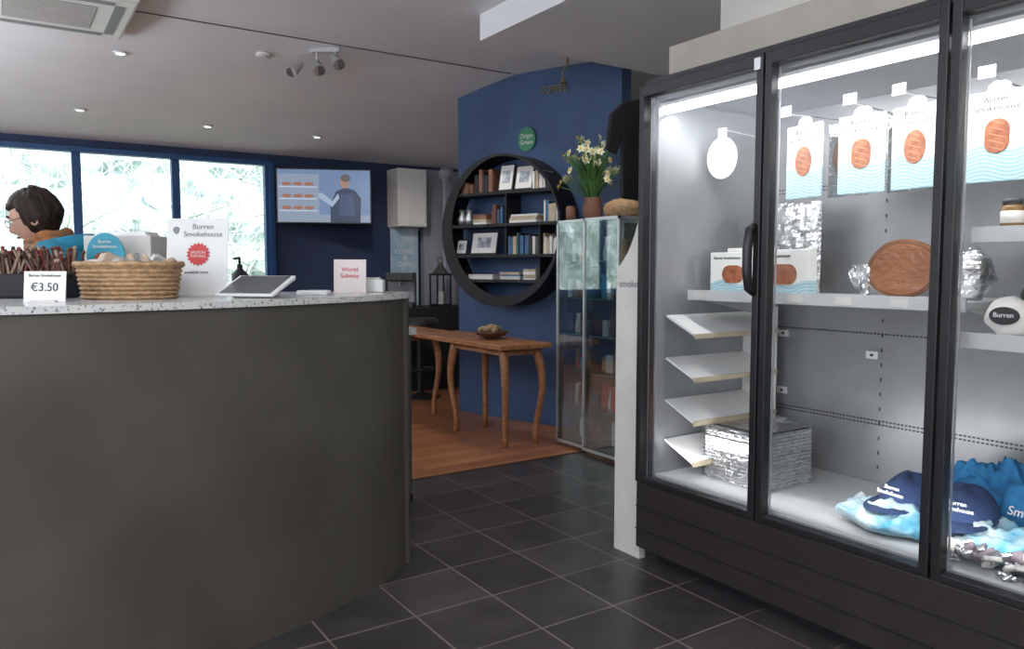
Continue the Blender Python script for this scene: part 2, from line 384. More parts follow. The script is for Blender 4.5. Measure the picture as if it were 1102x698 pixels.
e = empty("wheeled_cabinet", (1.50, 3.84, 0))
b = MB(); b.box((-0.30, -0.17, 0.09), (0.30, 0.17, 0.92)); b.obj("body", M['cart'], e, bevel=0.006)
b = MB(); b.box((-0.32, -0.19, 0.92), (0.32, 0.19, 0.955)); b.obj("top", M['granite'], e)
b = MB(); b.box((-0.25, -0.176, 0.15), (0.25, -0.170, 0.86)); b.box((0.301, -0.13, 0.15), (0.306, 0.13, 0.86)); b.obj("door_panels", M['grey'], e, bevel=0.002)
b = MB()
for x in (-0.26, 0.28):
    for y in (-0.13, 0.13): b.rod((x, y-0.012, 0.035), (x, y+0.012, 0.035), 0.035, seg=14); b.rod((x, y, 0.035), (x, y, 0.09), 0.012)
b.obj("castors", M['black'], e)

# --- items on counter
e = empty("wicker_basket", (0.37, 2.90, CT), CAMYAW)
b = MB()
prof = [(0.15, 0.0), (0.17, 0.11), (0.175, 0.115), (0.163, 0.115), (0.143, 0.012)]
seg = 44
for k, (r, z) in enumerate(prof):
    for i in range(seg):
        t = 2*PI*i/seg; b.v.append(Vector((r*math.cos(t), r*0.68*math.sin(t), z)))
for k in range(len(prof)-1):
    for i in range(seg):
        j = (i+1) % seg; b.f.append((k*seg+i, k*seg+j, (k+1)*seg+j, (k+1)*seg+i)); b.mi.append(0)
b.f.append(tuple(range(seg))); b.mi.append(0); b.f.append(tuple((len(prof)-1)*seg+i for i in range(seg))); b.mi.append(0)
for k in range(8):
    z = 0.008+k*0.0145; r = 0.152+0.018*k/7.5
    pts = [(r*math.cos(2*PI*i/48)*(1+0.012*(-1)**(i+k)), r*0.68*math.sin(2*PI*i/48)*(1+0.018*(-1)**(i+k)), z) for i in range(49)]
    b.path(pts, 0.0055, seg=6)
pts = [(0.174*math.cos(2*PI*i/40), 0.174*0.68*math.sin(2*PI*i/40), 0.118+0.002*math.sin(i*2.2)) for i in range(41)]
b.path(pts, 0.009, seg=7); b.obj("woven_body", M['wicker'], e, smooth=True)
b = MB()
rnd = random.Random(5)
for i in range(26):
    x = rnd.uniform(-0.125, 0.125); y = rnd.uniform(-0.065, 0.065)
    R = Matrix.Rotation(rnd.uniform(-1, 1), 3, 'X') @ Matrix.Rotation(rnd.uniform(-1, 1), 3, 'Y')
    z = rnd.uniform(0, 0.022)
    b.box((x-0.035, y-0.022, 0.092+z), (x+0.035, y+0.022, 0.115+z), rnd.choice((0, 1, 2, 1)), R)
b.obj("wrapped_sweets", [M['clear'], mat("tan_sweets", (0.50, 0.37, 0.26), 0.4, var=0.3), mat("cream_sweets", (0.55, 0.48, 0.40), 0.4, var=0.1)], e, bevel=0.006)

e = empty("sachet_basket", (0.10, 3.15, CT), CAMYAW)
b = MB(); b.prism([(-0.13, 0), (0.13, 0), (0.15, 0.085), (-0.15, 0.085)], -0.06, 0.06, 'y'); b.obj("tub", M['blackm'], e, bevel=0.01)
b = MB(); rnd = random.Random(11)
for i in range(150):
    x = rnd.uniform(-0.15, 0.15); y = rnd.uniform(-0.045, 0.045); a = rnd.gauss(0, 0.5)
    p0 = Vector((x, y, 0.07)); p1 = p0+Vector((math.sin(a)*0.06, rnd.uniform(-0.03, 0.01), 0.055+0.05*rnd.random()))
    b.rod(p0, p1, 0.005, seg=5, mi=rnd.choice((0, 0, 0, 0, 1, 2))); b.ball(p1, 0.0075, 6, 4, mi=rnd.choice((0, 0, 0, 1, 2)))
b.obj("wrapped_sticks", [mat("brown_wrap", (0.10, 0.045, 0.032), 0.4, var=0.3), mat("dark_red_wrap", (0.20, 0.03, 0.03), 0.4, var=0.2), mat("beige_wrap", (0.34, 0.24, 0.17), 0.4, var=0.2)], e)

def standcard(name, loc, w, h, face, lean=0.12, yaw=CAMYAW, th=0.004):
    e = empty(name, loc, yaw)
    b = MB(); R = Matrix.Rotation(-lean, 3, 'X'); b.box((-w/2, -th/2, 0), (w/2, th/2, h), 0, R, (0, 0, 0)); b.obj("card", face, e, bevel=0.001)
    b = MB(); b.box((-w*0.3, -0.015, 0), (w*0.3, 0.05, 0.006)); b.box((-w*0.12, 0.01, 0.004), (w*0.12, 0.014, h*0.15)); b.obj("foot", M['offw'], e)
    return e, lean
def cardtext(e, lean, s, size, x, z, m):
    text("print", s, size, (x, -0.0035+z*math.sin(lean), z*math.cos(lean)), m, e, rot=(PI/2-lean, 0, 0), ext=0.0004)
e, l = standcard("price_card", (0.115, 2.78, CT), 0.130, 0.095, M['white'])
cardtext(e, l, "Burren Smokehouse", 0.012, 0, 0.082, M['ink']); cardtext(e, l, "€3.50", 0.036, 0, 0.045, M['ink'])
e, l = standcard("promotional_sign", (0.60, 3.00, CT), 0.225, 0.29, M['white'], 0.15)
cardtext(e, l, "Burren\nSmokehouse", 0.028, 0.02, 0.245, M['grey'])
b = MB(); b.prism([(0.010*math.cos(t)*(1.3 if math.sin(t) > 0 else 1), 0.014*math.sin(t)) for t in [2*PI*i/16 for i in range(16)]], -0.0008, 0.0008, 'y'); b.obj("logo_mark", M['grey'], e, loc=(-0.078, -0.0035+0.245*math.tan(l), 0.243), rot=(-l, 0, 0))
b = MB(); star = []
for i in range(36):
    r = 0.044 if i % 2 else 0.036; t = 2*PI*i/36; star.append((r*math.cos(t), r*math.sin(t)))
b.prism(star, -0.001, 0.001, 'y'); b.obj("red_burst", M['red'], e, loc=(0.005, -0.0035+0.150*math.tan(l), 0.155), rot=(-l, 0, 0))
text("burst_text", "SALMON\nTASTING", 0.014, (0.005, -0.0060+0.150*math.tan(l), 0.155), M['white'], e, rot=(PI/2-l, 0, 0), ext=0.0003)
cardtext(e, l, "available here", 0.016, 0.0, 0.09, M['ink'])
e, l = standcard("pink_menu_card", (1.22, 3.06, CT), 0.135, 0.140, M['pink'], 0.08)
cardtext(e, l, "World\nSubway", 0.026, 0, 0.085, M['red'])

e = empty("display_carton", (0.43, 3.25, CT), CAMYAW)
b = MB(); b.box((-0.15, -0.07, 0), (0.10, 0.07, 0.225)); b.obj("box", M['offw'], e, bevel=0.004)
b = MB(); b.prism([(-0.12, 0.225), (0.08, 0.225), (0.07, 0.24), (-0.11, 0.24)], -0.05, 0.05, 'y'); b.obj("lid", M['white'], e)
e2 = empty("round_salmon_sign", (0.324, 3.128, CT), CAMYAW)
b = MB(); b.prism([(0.068*math.cos(2*PI*i/32), 0.15+0.080*math.sin(2*PI*i/32)) for i in range(32)], -0.003, 0.003, 'y'); b.box((-0.03, -0.02, 0), (0.03, 0.03, 0.006)); b.box((-0.008, -0.002, 0), (0.008, 0.002, 0.08)); b.obj("disc", M['turq'], e2)
b = MB(); b.prism([(0.040*math.cos(2*PI*i/24), 0.140+0.022*math.sin(2*PI*i/24)) for i in range(24)], -0.0045, -0.0032, 'y'); b.obj("salmon_print", M['salmon'], e2)
text("print", "Burren\nSmokehouse", 0.017, (0, -0.005, 0.190), M['white'], e2)

e = empty("card_till_terminal", (0.765, 2.80, CT), CAMYAW+rad(-14))
b = MB()
b.prism([(-0.085, 0.012), (-0.08, 0.004), (0.075, 0.062), (0.075, 0.078)], -0.115, 0.115, 'x')
b.prism([(-0.03, 0.0), (0.075, 0.0), (0.072, 0.062), (0.0, 0.035)], -0.05, 0.05, 'x'); b.obj("tilted_body", M['white'], e, bevel=0.004)
b = MB()
sl = (0.078-0.012)/0.16
V = [(-0.10, -0.075), (0.10, -0.075), (0.10, 0.065), (-0.10, 0.065)]
b.v = [Vector((x, y, 0.012+(y+0.085)*sl+0.0005)) for x, y in V]; b.v += [v+Vector((0, 0, 0.0015)) for v in b.v]
b.f = [(3, 2, 1, 0), (4, 5, 6, 7), (0, 1, 5, 4), (1, 2, 6, 5), (2, 3, 7, 6), (3, 0, 4, 7)]; b.mi = [0]*6; b.obj("screen", M['screen'], e)
e = empty("small_card_reader", (1.02, 2.93, CT), CAMYAW)
b = MB(); b.box((-0.06, -0.035, 0), (0.06, 0.035, 0.018)); b.obj("body", M['white'], e, bevel=0.005)
b = MB(); b.box((-0.03, -0.025, 0.0181), (0.05, 0.025, 0.02)); b.obj("keypad", M['grey'], e)
e = empty("napkin_dispenser", (1.345, 3.10, CT), CAMYAW)
b = MB(); b.box((-0.045, -0.03, 0), (0.045, 0.03, 0.055)); b.obj("box", M['white'], e, bevel=0.006)
b = MB(); b.box((-0.03, -0.02, 0.055), (0.03, 0.02, 0.064)); b.obj("napkins", M['offw'], e)
e = empty("hand_pump_bottle", (0.83, 3.28, CT))
b = MB(); b.lathe([(0.03, 0), (0.032, 0.01), (0.032, 0.08), (0.012, 0.10), (0.01, 0.12)], seg=18); b.rod((0, 0, 0.12), (0, 0, 0.145), 0.005); b.rod((0, 0, 0.145), (-0.03, -0.02, 0.142), 0.006, 0.004); b.obj("bottle", M['black'], e, smooth=True)

# ------------------------------------------------------------------ person behind counter
def build_person():
    P = empty("shop_assistant", (0.165, 3.77, -0.01), rad(-118))
    J = {}
    verts = []; edges = []; radii = []
    def v(n, p, r, par=None):
        J[n] = len(verts); verts.append(p); radii.append(r)
        if par is not None: edges.append((J[par], J[n]))
    v('pelvis', (0, 0.15, 0.90), (0.16, 0.13))
    v('waist', (0, 0.17, 1.02), (0.16, 0.13), 'pelvis')
    v('chest', (0, 0.16, 1.17), (0.185, 0.155), 'waist')
    v('uchest', (0, 0.13, 1.305), (0.165, 0.135), 'chest')
    v('neck', (0, 0.04, 1.37), (0.068, 0.068), 'uchest')
    v('necktop', (0, 0.005, 1.43), (0.052, 0.055), 'neck')
    for s, n in ((1, 'L'), (-1, 'R')):
        v('sh'+n, (s*0.18, 0.11, 1.305), (0.085, 0.085), 'uchest')
        v('ua'+n, (s*0.22, 0.07, 1.18), (0.068, 0.068), 'sh'+n)
        v('el'+n, (s*0.24, 0.01, 1.05), (0.052, 0.052), 'ua'+n)
        v('fa'+n, (s*0.19, -0.14, 1.05), (0.042, 0.042), 'el'+n)
        v('wr'+n, (s*0.13, -0.25, 1.06), (0.030, 0.028), 'fa'+n)
        v('pa'+n, (s*0.115, -0.30, 1.058), (0.038, 0.020), 'wr'+n)
        v('pb'+n, (s*0.105, -0.335, 1.055), (0.036, 0.015), 'pa'+n)
        v('hip'+n, (s*0.09, 0.15, 0.82), (0.095, 0.095), 'pelvis')
        v('kn'+n, (s*0.10, 0.09, 0.48), (0.062, 0.062), 'hip'+n)
        v('an'+n, (s*0.10, 0.12, 0.10), (0.045, 0.045), 'kn'+n)
        v('he'+n, (s*0.10, 0.11, 0.060), (0.042, 0.045), 'an'+n)
        v('to'+n, (s*0.11, -0.06, 0.048), (0.042, 0.034), 'he'+n)
    me = bpy.data.meshes.new("body"); me.from_pydata(verts, edges, []); o = bpy.data.objects.new("body_tmp", me); sc.collection.objects.link(o)
    sk = o.modifiers.new("skin", 'SKIN'); sk.use_smooth_shade = True
    for i, r in enumerate(radii): me.skin_vertices[0].data[i].radius = r
    me.skin_vertices[0].data[0].use_root = True
    ss = o.modifiers.new("sub", 'SUBSURF'); ss.levels = 2; ss.render_levels = 2
    dg = bpy.context.evaluated_depsgraph_get(); me2 = bpy.data.meshes.new_from_object(o.evaluated_get(dg))
    bpy.data.objects.remove(o)
    skin = mat("skin", (0.50, 0.28, 0.20), 0.5, var=0.05)
    mats = [mat("turquoise_jacket", (0.012, 0.20, 0.31), 0.75, var=0.15, vscale=10, bump=0.4, bscale=18), mat("dark_trousers", (0.02, 0.022, 0.03), 0.8, var=0.1), skin, M['black']]
    me2.materials.clear()
    for m in mats: me2.materials.append(m)
    for p in me2.polygons:
        c = p.center; p.use_smooth = True
        if c.z < 0.095 and c.y < 0.3: p.material_index = 3
        elif c.z < 0.86: p.material_index = 1
        elif (c.z > 1.40 and abs(c.x) < 0.1) or c.y < -0.245: p.material_index = 2
        else: p.material_index = 0
    bo = bpy.data.objects.new("body", me2); link(bo, P)
    for s, n in ((1, 'left'), (-1, 'right')):
        b = MB(); base = Vector((s*0.105, -0.335, 1.055))
        for k, (dx, L) in enumerate(((-0.027, 0.062), (-0.009, 0.072), (0.009, 0.078), (0.027, 0.070))):
            q = base+Vector((-s*dx*1.0, 0.0, 0))
            b.path([q+Vector((0, 0.02, 0.002)), q+Vector((0, -0.012, 0)), q+Vector((-s*0.002, -L*0.55, -0.012)), q+Vector((-s*0.003, -L*0.85, -0.032)), q+Vector((-s*0.003, -L*0.93, -0.045))], [0.009, 0.0088, 0.008, 0.0072, 0.005], seg=8)
        q = base+Vector((-s*0.028, 0.045, -0.005))
        b.path([q, q+Vector((-s*0.022, -0.022, -0.01)), q+Vector((-s*0.032, -0.048, -0.02)), q+Vector((-s*0.03, -0.062, -0.027))], [0.011, 0.010, 0.009, 0.006], seg=8)
        b.obj("fingers_"+n, skin, P, smooth=True)
    HC = Vector((0, -0.03, 1.485))
    Hd = empty("head", HC); Hd.parent = P; Hd.rotation_euler = (rad(18), 0, rad(8))
    def g(x, y, z, c, s): return math.exp(-(((x-c[0])/s[0])**2+((y-c[1])/s[1])**2+((z-c[2])/s[2])**2))
    def headpt(th, ph, k=1.0, feat=True):
        dx, dy, dz = math.sin(ph)*math.cos(th), math.sin(ph)*math.sin(th), math.cos(ph)
        x, y, z = dx*0.074, dy*0.094, dz*0.112
        if z < 0:
            f = 1-0.38*(-z/0.112)**1.3; x *= f
            if y > 0: y *= 1-0.55*(-z/0.112)
            else: y *= 1-0.10*(-z/0.112)
        if feat and dy < 0:
            y -= 0.024*g(dx, 0, dz, (0, 0, -0.20), (0.15, 1, 0.18))
            y -= 0.006*g(dx, 0, dz, (0, 0, 0.22), (0.5, 1, 0.10))
            y += 0.010*g(dx, 0, dz, (0.36, 0, 0.05), (0.18, 1, 0.12)) + 0.010*g(dx, 0, dz, (-0.36, 0, 0.05), (0.18, 1, 0.12))
            y -= 0.007*g(dx, 0, dz, (0, 0, -0.52), (0.22, 1, 0.07))
            y -= 0.010*g(dx, 0, dz, (0, 0, -0.88), (0.25, 1, 0.16))
        return Vector((x*k, y*k, z*k))
    b = MB(); S, Rr = 48, 36
    for k in range(Rr+1):
        for i in range(S): b.v.append(headpt(2*PI*i/S, PI*(k+0.01)/(Rr+0.02)))
    for k in range(Rr):
        for i in range(S):
            j = (i+1) % S; b.f.append((k*S+i, (k+1)*S+i, (k+1)*S+j, k*S+j)); b.mi.append(0)
    b.obj("skull", skin, Hd, smooth=True)
    b = MB()
    for s in (-1, 1):
        b.ball((s*0.028, -0.078, 0.006), 0.0115, 12, 8, 0); b.ball((s*0.028, -0.087, 0.006), (0.005, 0.004, 0.005), 8, 6, 1)
        b.path([(s*0.014, -0.094, 0.028), (s*0.03, -0.091, 0.034), (s*0.046, -0.080, 0.028)], [0.003, 0.004, 0.002], seg=6, mi=2)
    b.path([(-0.022, -0.084, -0.057), (0, -0.092, -0.055), (0.022, -0.084, -0.057)], [0.002, 0.005, 0.002], seg=8, mi=3)
    hair = mat("dark_brown_hair", (0.022, 0.012, 0.008), 0.6, var=0.5, vscale=40, bump=0.8, bscale=90, stretch=(1, 1, 0.2), spec=0.25)
    b.obj("face_features", [M['white'], M['ink'], hair, mat("lips", (0.45, 0.16, 0.13), 0.4, var=0.05)], Hd, smooth=True)
    b = MB()
    for s in (-1, 1):
        pts = [(s*0.073, 0.012+0.016*math.cos(t), -0.004+0.03*math.sin(t)) for t in [2*PI*i/16 for i in range(17)]]
        b.path(pts, 0.005, seg=6); b.ball((s*0.071, 0.012, -0.004), (0.005, 0.014, 0.026), 10, 8)
    b.obj("ears", skin, Hd, smooth=True)
    b = MB(); idx = {}
    S, Rr = 64, 44
    for k in range(Rr+1):
        for i in range(S):
            th, ph = 2*PI*i/S, PI*(k+0.01)/(Rr+0.02); p = headpt(th, ph, 1.0, False)
            n = noise.noise(Vector((p.x*60, p.y*60, p.z*18)))
            side = p.y > -0.035 + 0.35*max(0, -p.z)
            keep = p.z > 0.052 or (side and p.z > -0.085)
            kk = 1.12+0.05*n if keep else 0.93
            if p.y > 0.02: kk += 0.08
            q = p*kk; q.z += 0.004
            idx[(k, i)] = len(b.v); b.v.append(q)
    for k in range(Rr):
        for i in range(S):
            j = (i+1) % S; b.f.append((idx[k, i], idx[k+1, i], idx[k+1, j], idx[k, j])); b.mi.append(0)
    b.obj("hair", hair, Hd, smooth=True)
    b = MB()
    for s in (-1, 1):
        pts = [(s*0.030+0.022*math.cos(t), -0.100, 0.004+0.016*math.sin(t)) for t in [2*PI*i/20 for i in range(21)]]
        b.path(pts, 0.0015, seg=6); b.path([(s*0.052, -0.100, 0.008), (s*0.074, -0.04, 0.008), (s*0.076, 0.01, 0.008)], 0.0015, seg=6)
    b.path([(-0.008, -0.1, 0.006), (0.008, -0.1, 0.006)], 0.0015, seg=6); b.obj("glasses", M['black'], Hd)
    b = MB()
    for k, (R0, z, r) in enumerate(((0.082, 1.375, 0.022), (0.074, 1.402, 0.020))):
        pts = []; rs = []
        for i in range(33):
            t = 2*PI*i/32; pts.append((R0*math.cos(t), 0.03-0.02*k*0.6+R0*0.95*math.sin(t), z+0.020*math.sin(t)+0.004*math.sin(5*t))); rs.append(r*(1+0.15*math.sin(4*t+k)))
        b.path(pts, rs, seg=12)
    b.obj("scarf", mat("orange_scarf", (0.36, 0.13, 0.045), 0.85, col2=(0.20, 0.11, 0.06), vscale=25, bump=0.4), P, smooth=True)
    b = MB(); pts = []; rs = []
    for i in range(25):
        t = PI*i/24*1.1-0.05*PI; pts.append((0.125*math.cos(t), 0.060+0.13*math.sin(t), 1.365+0.012*math.sin(t))); rs.append(0.022+0.024*math.sin(PI*i/24))
    b.path(pts, rs, seg=12); b.obj("jacket_hood", mats[0], P, smooth=True)
build_person()
e = empty("prep_bench", (-0.35, 4.0, 0), rad(-118))
b = MB(); b.box((-0.45, -0.25, 0.95), (0.45, 0.25, 0.985)); b.obj("worktop", M['alu'], e, bevel=0.004)
b = MB()
for x in (-0.42, 0.42):
    for y in (-0.22, 0.22): b.rod((x, y, 0), (x, y, 0.95), 0.018, seg=12)
b.box((-0.42, -0.22, 0.2), (0.42, 0.22, 0.22)); b.obj("legs", M['alu'], e)

# ------------------------------------------------------------------ fridge
F = empty("glass_door_display_fridge", (2.25, 2.42, 0), rad(-90))
W = 1.89; D = 0.76
b = MB()
b.box((0, 0.03, 0.07), (0.045, D, 2.045)); b.box((W-0.045, 0.03, 0.07), (W, D, 2.045)); b.box((0.045, 0.03, 1.975), (W-0.045, D, 2.045)); b.box((0.045, D-0.03, 0.07), (W-0.045, D, 1.975))
b.obj("outer_case", M['black'], F)
b = MB()
b.box((0, 0, 0.07), (W, 0.05, 0.355)); b.box((0, 0.0501, 0.07), (W, D-0.05, 0.10)); b.obj("base_panel", M['base'], F, bevel=0.004)
b = MB()
for i in range(2): b.box((0.0, -0.004, 0.15+i*0.10), (W, 0.0, 0.154+i*0.10))
b.obj("base_ribs", M['black'], F)
b = MB(); b.box((0.03, 0.09, 0), (W-0.03, 0.11, 0.07)); b.box((0.03, 0.6, 0), (W-0.03, 0.62, 0.07))
b.obj("plinth", M['blackm'], F)
b = MB()
b.box((0.045, 0.05, 0.345), (W-0.045, D-0.03, 0.38)); b.box((0.0451, 0.05, 0.38), (0.055, D-0.03, 1.975)); b.box((W-0.055, 0.05, 0.38), (W-0.045, D-0.03, 1.975)); b.box((0.055, D-0.045, 0.38), (W-0.055, D-0.03, 1.975)); b.box((0.055, 0.05, 1.955), (W-0.055, D-0.045, 1.974))
b.obj("inner_liner", M['frin'], F)
b = MB(); b.box((0.056, 0.06, 0.381), (W-0.056, D-0.05, 0.392)); b.obj("deck_tray", M['shelf'], F)
b = MB(); yb = D-0.047
for z in (0.63, 0.645, 1.0, 1.60, 1.615):
    n = 110
    for i in range(n):
        x = 0.07+i*(W-0.14)/n; b.box((x, yb-0.001, z), (x+0.009, yb+0.001, z+0.005))
for x in (0.66, 1.24):
    for z in [0.45+0.06*i for i in range(24)]: b.box((x, yb-0.001, z), (x+0.005, yb+0.001, z+0.014))
b.obj("perforations", M['ink'], F)
b = MB()
for x, z in ((0.17, 0.96), (0.17, 0.70), (0.17, 0.56), (0.60, 0.9)): b.box((x, yb-0.008, z), (x+0.05, yb, z+0.03), 0); b.box((x+0.018, yb-0.009, z+0.01), (x+0.032, yb-0.008, z+0.02), 1)
b.obj("bracket_sockets", [M['white'], M['ink']], F)
for k in range(3):
    x0 = k*0.63+0.004; x1 = (k+1)*0.63-0.004; b = MB(); t = 0.028
    b.box((x0, -0.012, 0.36), (x0+t, 0.028, 2.015)); b.box((x1-t, -0.012, 0.36), (x1, 0.028, 2.015))
    b.box((x0+t, -0.012, 0.36), (x1-t, 0.028, 0.385)); b.box((x0+t, -0.012, 1.97), (x1-t, 0.028, 2.015))
    b.obj("door_frame_%d" % (k+1), M['black'], F, bevel=0.003)
    b = MB(); b.box((x0+t, 0.006, 0.385), (x1-t, 0.010, 1.97)); b.obj("door_glass_%d" % (k+1), M['glass'], F)
    b = MB(); b.box((x0+t, 0.029, 0.37), (x0+t+0.005, 0.034, 1.96)); b.box((x1-t-0.005, 0.029, 0.37), (x1-t, 0.034, 1.96)); b.obj("seal_%d" % (k+1), M['alu'], F)
    if k == 0:
        b = MB(); hx = x1-0.022
        b.path([(hx, -0.012, 1.42), (hx-0.004, -0.033, 1.405), (hx-0.006, -0.040, 1.34), (hx-0.006, -0.040, 1.26), (hx-0.004, -0.033, 1.195), (hx, -0.012, 1.18)], [0.012, 0.015, 0.017, 0.017, 0.015, 0.012], seg=12)
        b.obj("handle_1", M['black'], F, smooth=True)
        b = MB(); b.box((hx-0.012, -0.018, 1.96), (hx+0.014, -0.012, 2.0)); b.obj("hinge_tag", M['alu'], F)
b = MB(); b.rod((0.07, 0.075, 1.915), (W-0.07, 0.075, 1.915), 0.014, seg=14); b.obj("led_tube_top", M['led'], F)
b = MB(); b.box((0.06, 0.05, 1.931), (W-0.06, 0.11, 1.943)); b.obj("led_holder", M['shelf'], F)
b = MB()
for i, z in enumerate((1.03, 0.85, 0.67, 0.50)):
    R = Matrix.Rotation(rad(24), 3, 'Y')
    b.box((0.057, 0.10, z-0.004), (0.237, 0.62, z+0.004), 0, R)
    c = Vector((0.147, 0, z)); q = R @ Vector((0.09, 0, 0)) + c
    b.box((q.x-0.004, 0.10, q.z-0.012), (q.x+0.006, 0.62, q.z+0.008), 1)
b.box((0.057, 0.60, 0.40), (0.23, 0.62, 1.10), 0)
b.obj("side_rack_trays", [M['white'], mat("tan_edging", (0.50, 0.42, 0.30), 0.5, var=0.1)], F)
b = MB(); SZ = 1.165
b.box((0.10, 0.20, SZ-0.02), (1.235, 0.68, SZ), 0); b.box((0.10, 0.188, SZ-0.03), (1.235, 0.20, SZ+0.012), 0)
for x in (0.14, 0.42, 0.60, 0.80, 1.0, 1.15): b.box((x, 0.185, SZ-0.022), (x+0.06, 0.188, SZ+0.004), 1)
b.box((1.262, 0.16, 1.36), (W-0.06, 0.6, 1.38), 0); b.box((1.262, 0.15, 1.345), (W-0.06, 0.16, 1.39), 0)
b.box((1.262, 0.12, 1.05), (W-0.06, 0.6, 1.07), 0); b.box((1.262, 0.11, 1.035), (W-0.06, 0.12, 1.08), 0)
for x in (0.11, 1.22, 1.27): b.prism([(0.2, SZ-0.02), (0.70, SZ-0.02), (0.70, SZ-0.12)], x, x+0.004, 'x', 0)
b.obj("shelves", [M['shelf'], M['offw']], F)

def fpos(x, y, z): return (2.25+y, 2.42-x, z)
def ell(rx, rz, n=28): return [(rx*math.cos(2*PI*i/n), rz*math.sin(2*PI*i/n)) for i in range(n)]
def rrect(w, h, r, n=5):
    o = []
    for cx, cy, a0 in ((w/2-r, h/2-r, 0), (-w/2+r, h/2-r, PI/2), (-w/2+r, -h/2+r, PI), (w/2-r, -h/2+r, 1.5*PI)):
        for i in range(n+1): o.append((cx+r*math.cos(a0+PI/2*i/n), cy+r*math.sin(a0+PI/2*i/n)))
    return o
grain = mat("fish_grain", (0.46, 0.22, 0.11), 0.4, var=0.1)
for i, (x, y) in enumerate(((0.555, 0.33), (0.79, 0.33), (0.985, 0.33), (1.24, 0.33), (1.44, 0.33), (1.62, 0.33))):
    yw = rad(-90+[-8, 6, -5, 4, 0, 2][i])
    e = empty("hanging_salmon_pack", fpos(x, y, 1.685), yw)
    b = MB(); b.box((-0.086, -0.006, -0.150), (0.086, 0.006, 0.128)); b.obj("card", M['pack'], e, bevel=0.003)
    b = MB(); b.prism([(-0.035, 0.128), (0.035, 0.128), (0.032, 0.146), (0.016, 0.158), (-0.016, 0.158), (-0.032, 0.146)], -0.002, 0.002, 'y'); b.obj("hang_tab", M['offw'], e)
    shape = ell(0.040, 0.056) if i in (0, 2, 4) else rrect(0.070, 0.105, 0.033)
    b = MB(); b.prism([(p[0], p[1]-0.010) for p in shape], -0.0095, -0.006, 'y'); b.obj("salmon_window", M['salmon'], e, bevel=0.002)
    b = MB()
    for k in range(5): b.box((-0.022, -0.0104, -0.050+0.020*k), (0.022, -0.0095, -0.0475+0.020*k), 0, Matrix.Rotation(0.35, 3, 'Y'))
    b.obj("fish_grain", grain, e)
    text("print", "Burren\nSmokehouse", 0.026, (-0.005, -0.0068, 0.088), M['ink'], e)
    b = MB(); b.box((-0.024, -0.10, 0.150), (0.024, -0.097, 0.186), 0); b.rod((0, -0.097, 0.160), (0, 0.375, 0.160), 0.0028, seg=6, mi=1); b.obj("hook_and_price_tag", [M['white'], M['alu']], e)
for i, x in enumerate((0.66, 0.90)):
    e = empty("clear_salmon_pack", fpos(x, 0.45, 1.69), rad(-86))
    b = MB(); b.box((-0.08, -0.004, -0.15), (0.08, 0.004, 0.13)); b.obj("film", M['foil'], e, bevel=0.003)
    b = MB(); b.prism(ell(0.055, 0.085), -0.014, -0.004, 'y'); b.obj("fillet", M['board'], e)
    b = MB(); b.rod((0, 0, 0.11), (0, 0.255, 0.11), 0.0028, seg=6); b.obj("hook", M['alu'], e)
e = empty("hanging_round_tag", fpos(0.15, 0.33, 1.745), rad(-80))
b = MB(); b.prism([(p[0], p[1]-0.01) for p in ell(0.072, 0.088)], -0.003, 0.003, 'y'); b.box((-0.02, -0.002, 0.07), (0.02, 0.002, 0.115)); b.rod((0, 0.002, 0.11), (0, 0.37, 0.11), 0.0028, seg=6); b.obj("tag", M['white'], e)

def gift_box(x, y, w, h, yaw):
    e = empty("salmon_gift_box", fpos(x, y, SZ), rad(-90+yaw))
    b = MB(); b.box((-w/2, -0.02, -h/2), (w/2, 0.02, h/2)); b.obj("box", M['pack'], e, bevel=0.003, loc=(0, 0, h/2))
    b = MB(); b.prism([(p[0]+0.01, p[1]+h*0.46) for p in rrect(w*0.50, h*0.44, h*0.21)], -0.023, -0.0201, 'y'); b.obj("salmon_print", M['salmon'], e)
    text("print", "Burren Smokehouse", 0.016, (-0.02, -0.021, h*0.86), M['ink'], e)
gift_box(0.225, 0.33, 0.21, 0.17, 5); gift_box(0.52, 0.27, 0.27, 0.175, -4)
gift_box(0.24, 0.42, 0.22, 0.19, 2)
def pouch(x, y, w, h, yaw, seed):
    e = empty("foil_salmon_pouch", fpos(x, y, SZ), rad(yaw)); b = MB(); NX, NZ = 16, 26
    for s in (-1, 1):
        for k in range(NZ+1):
            for i in range(NX+1):
                u, q = i/NX*2-1, k/NZ*2-1
                th = 0.022*(1-u**4)*(1-q**6)*(1+0.5*noise.noise(Vector((u*4, q*6, seed+s))))
                b.v.append(Vector((u*w/2, s*(th+0.001), (q+1)*h/2)))
    o = (NX+1)*(NZ+1)
    for s in (0, 1):
        for k in range(NZ):
            for i in range(NX):
                a = s*o+k*(NX+1)+i; b.f.append((a, a+1, a+NX+2, a+NX+1)); b.mi.append(0)
    b.obj("pouch", M['foil'], e)
pouch(0.36, 0.56, 0.22, 0.38, -84, 1)
e = empty("smoked_salmon_side", fpos(0.95, 0.34, SZ), rad(-90+8))
pts = [(0.122*math.cos(t)*(1+0.07*math.sin(2*t)), 0.102+0.102*math.sin(t)) for t in [2*PI*i/40 for i in range(40)]]
b = MB(); b.prism(pts, -0.012, 0.012, 'y'); b.obj("fish_board", M['board'], e, bevel=0.006)
b = MB(); b.prism([(p[0]*0.88+0.004, 0.010+p[1]*0.86) for p in pts], -0.020, -0.0122, 'y'); b.obj("fish_fillet", mat("smoked_fillet", (0.27, 0.10, 0.036), 0.22, col2=(0.16, 0.055, 0.02), vscale=5, stretch=(1, 1, 1.4), bump=0.3), e, bevel=0.004)
b = MB(); rnd = random.Random(2)
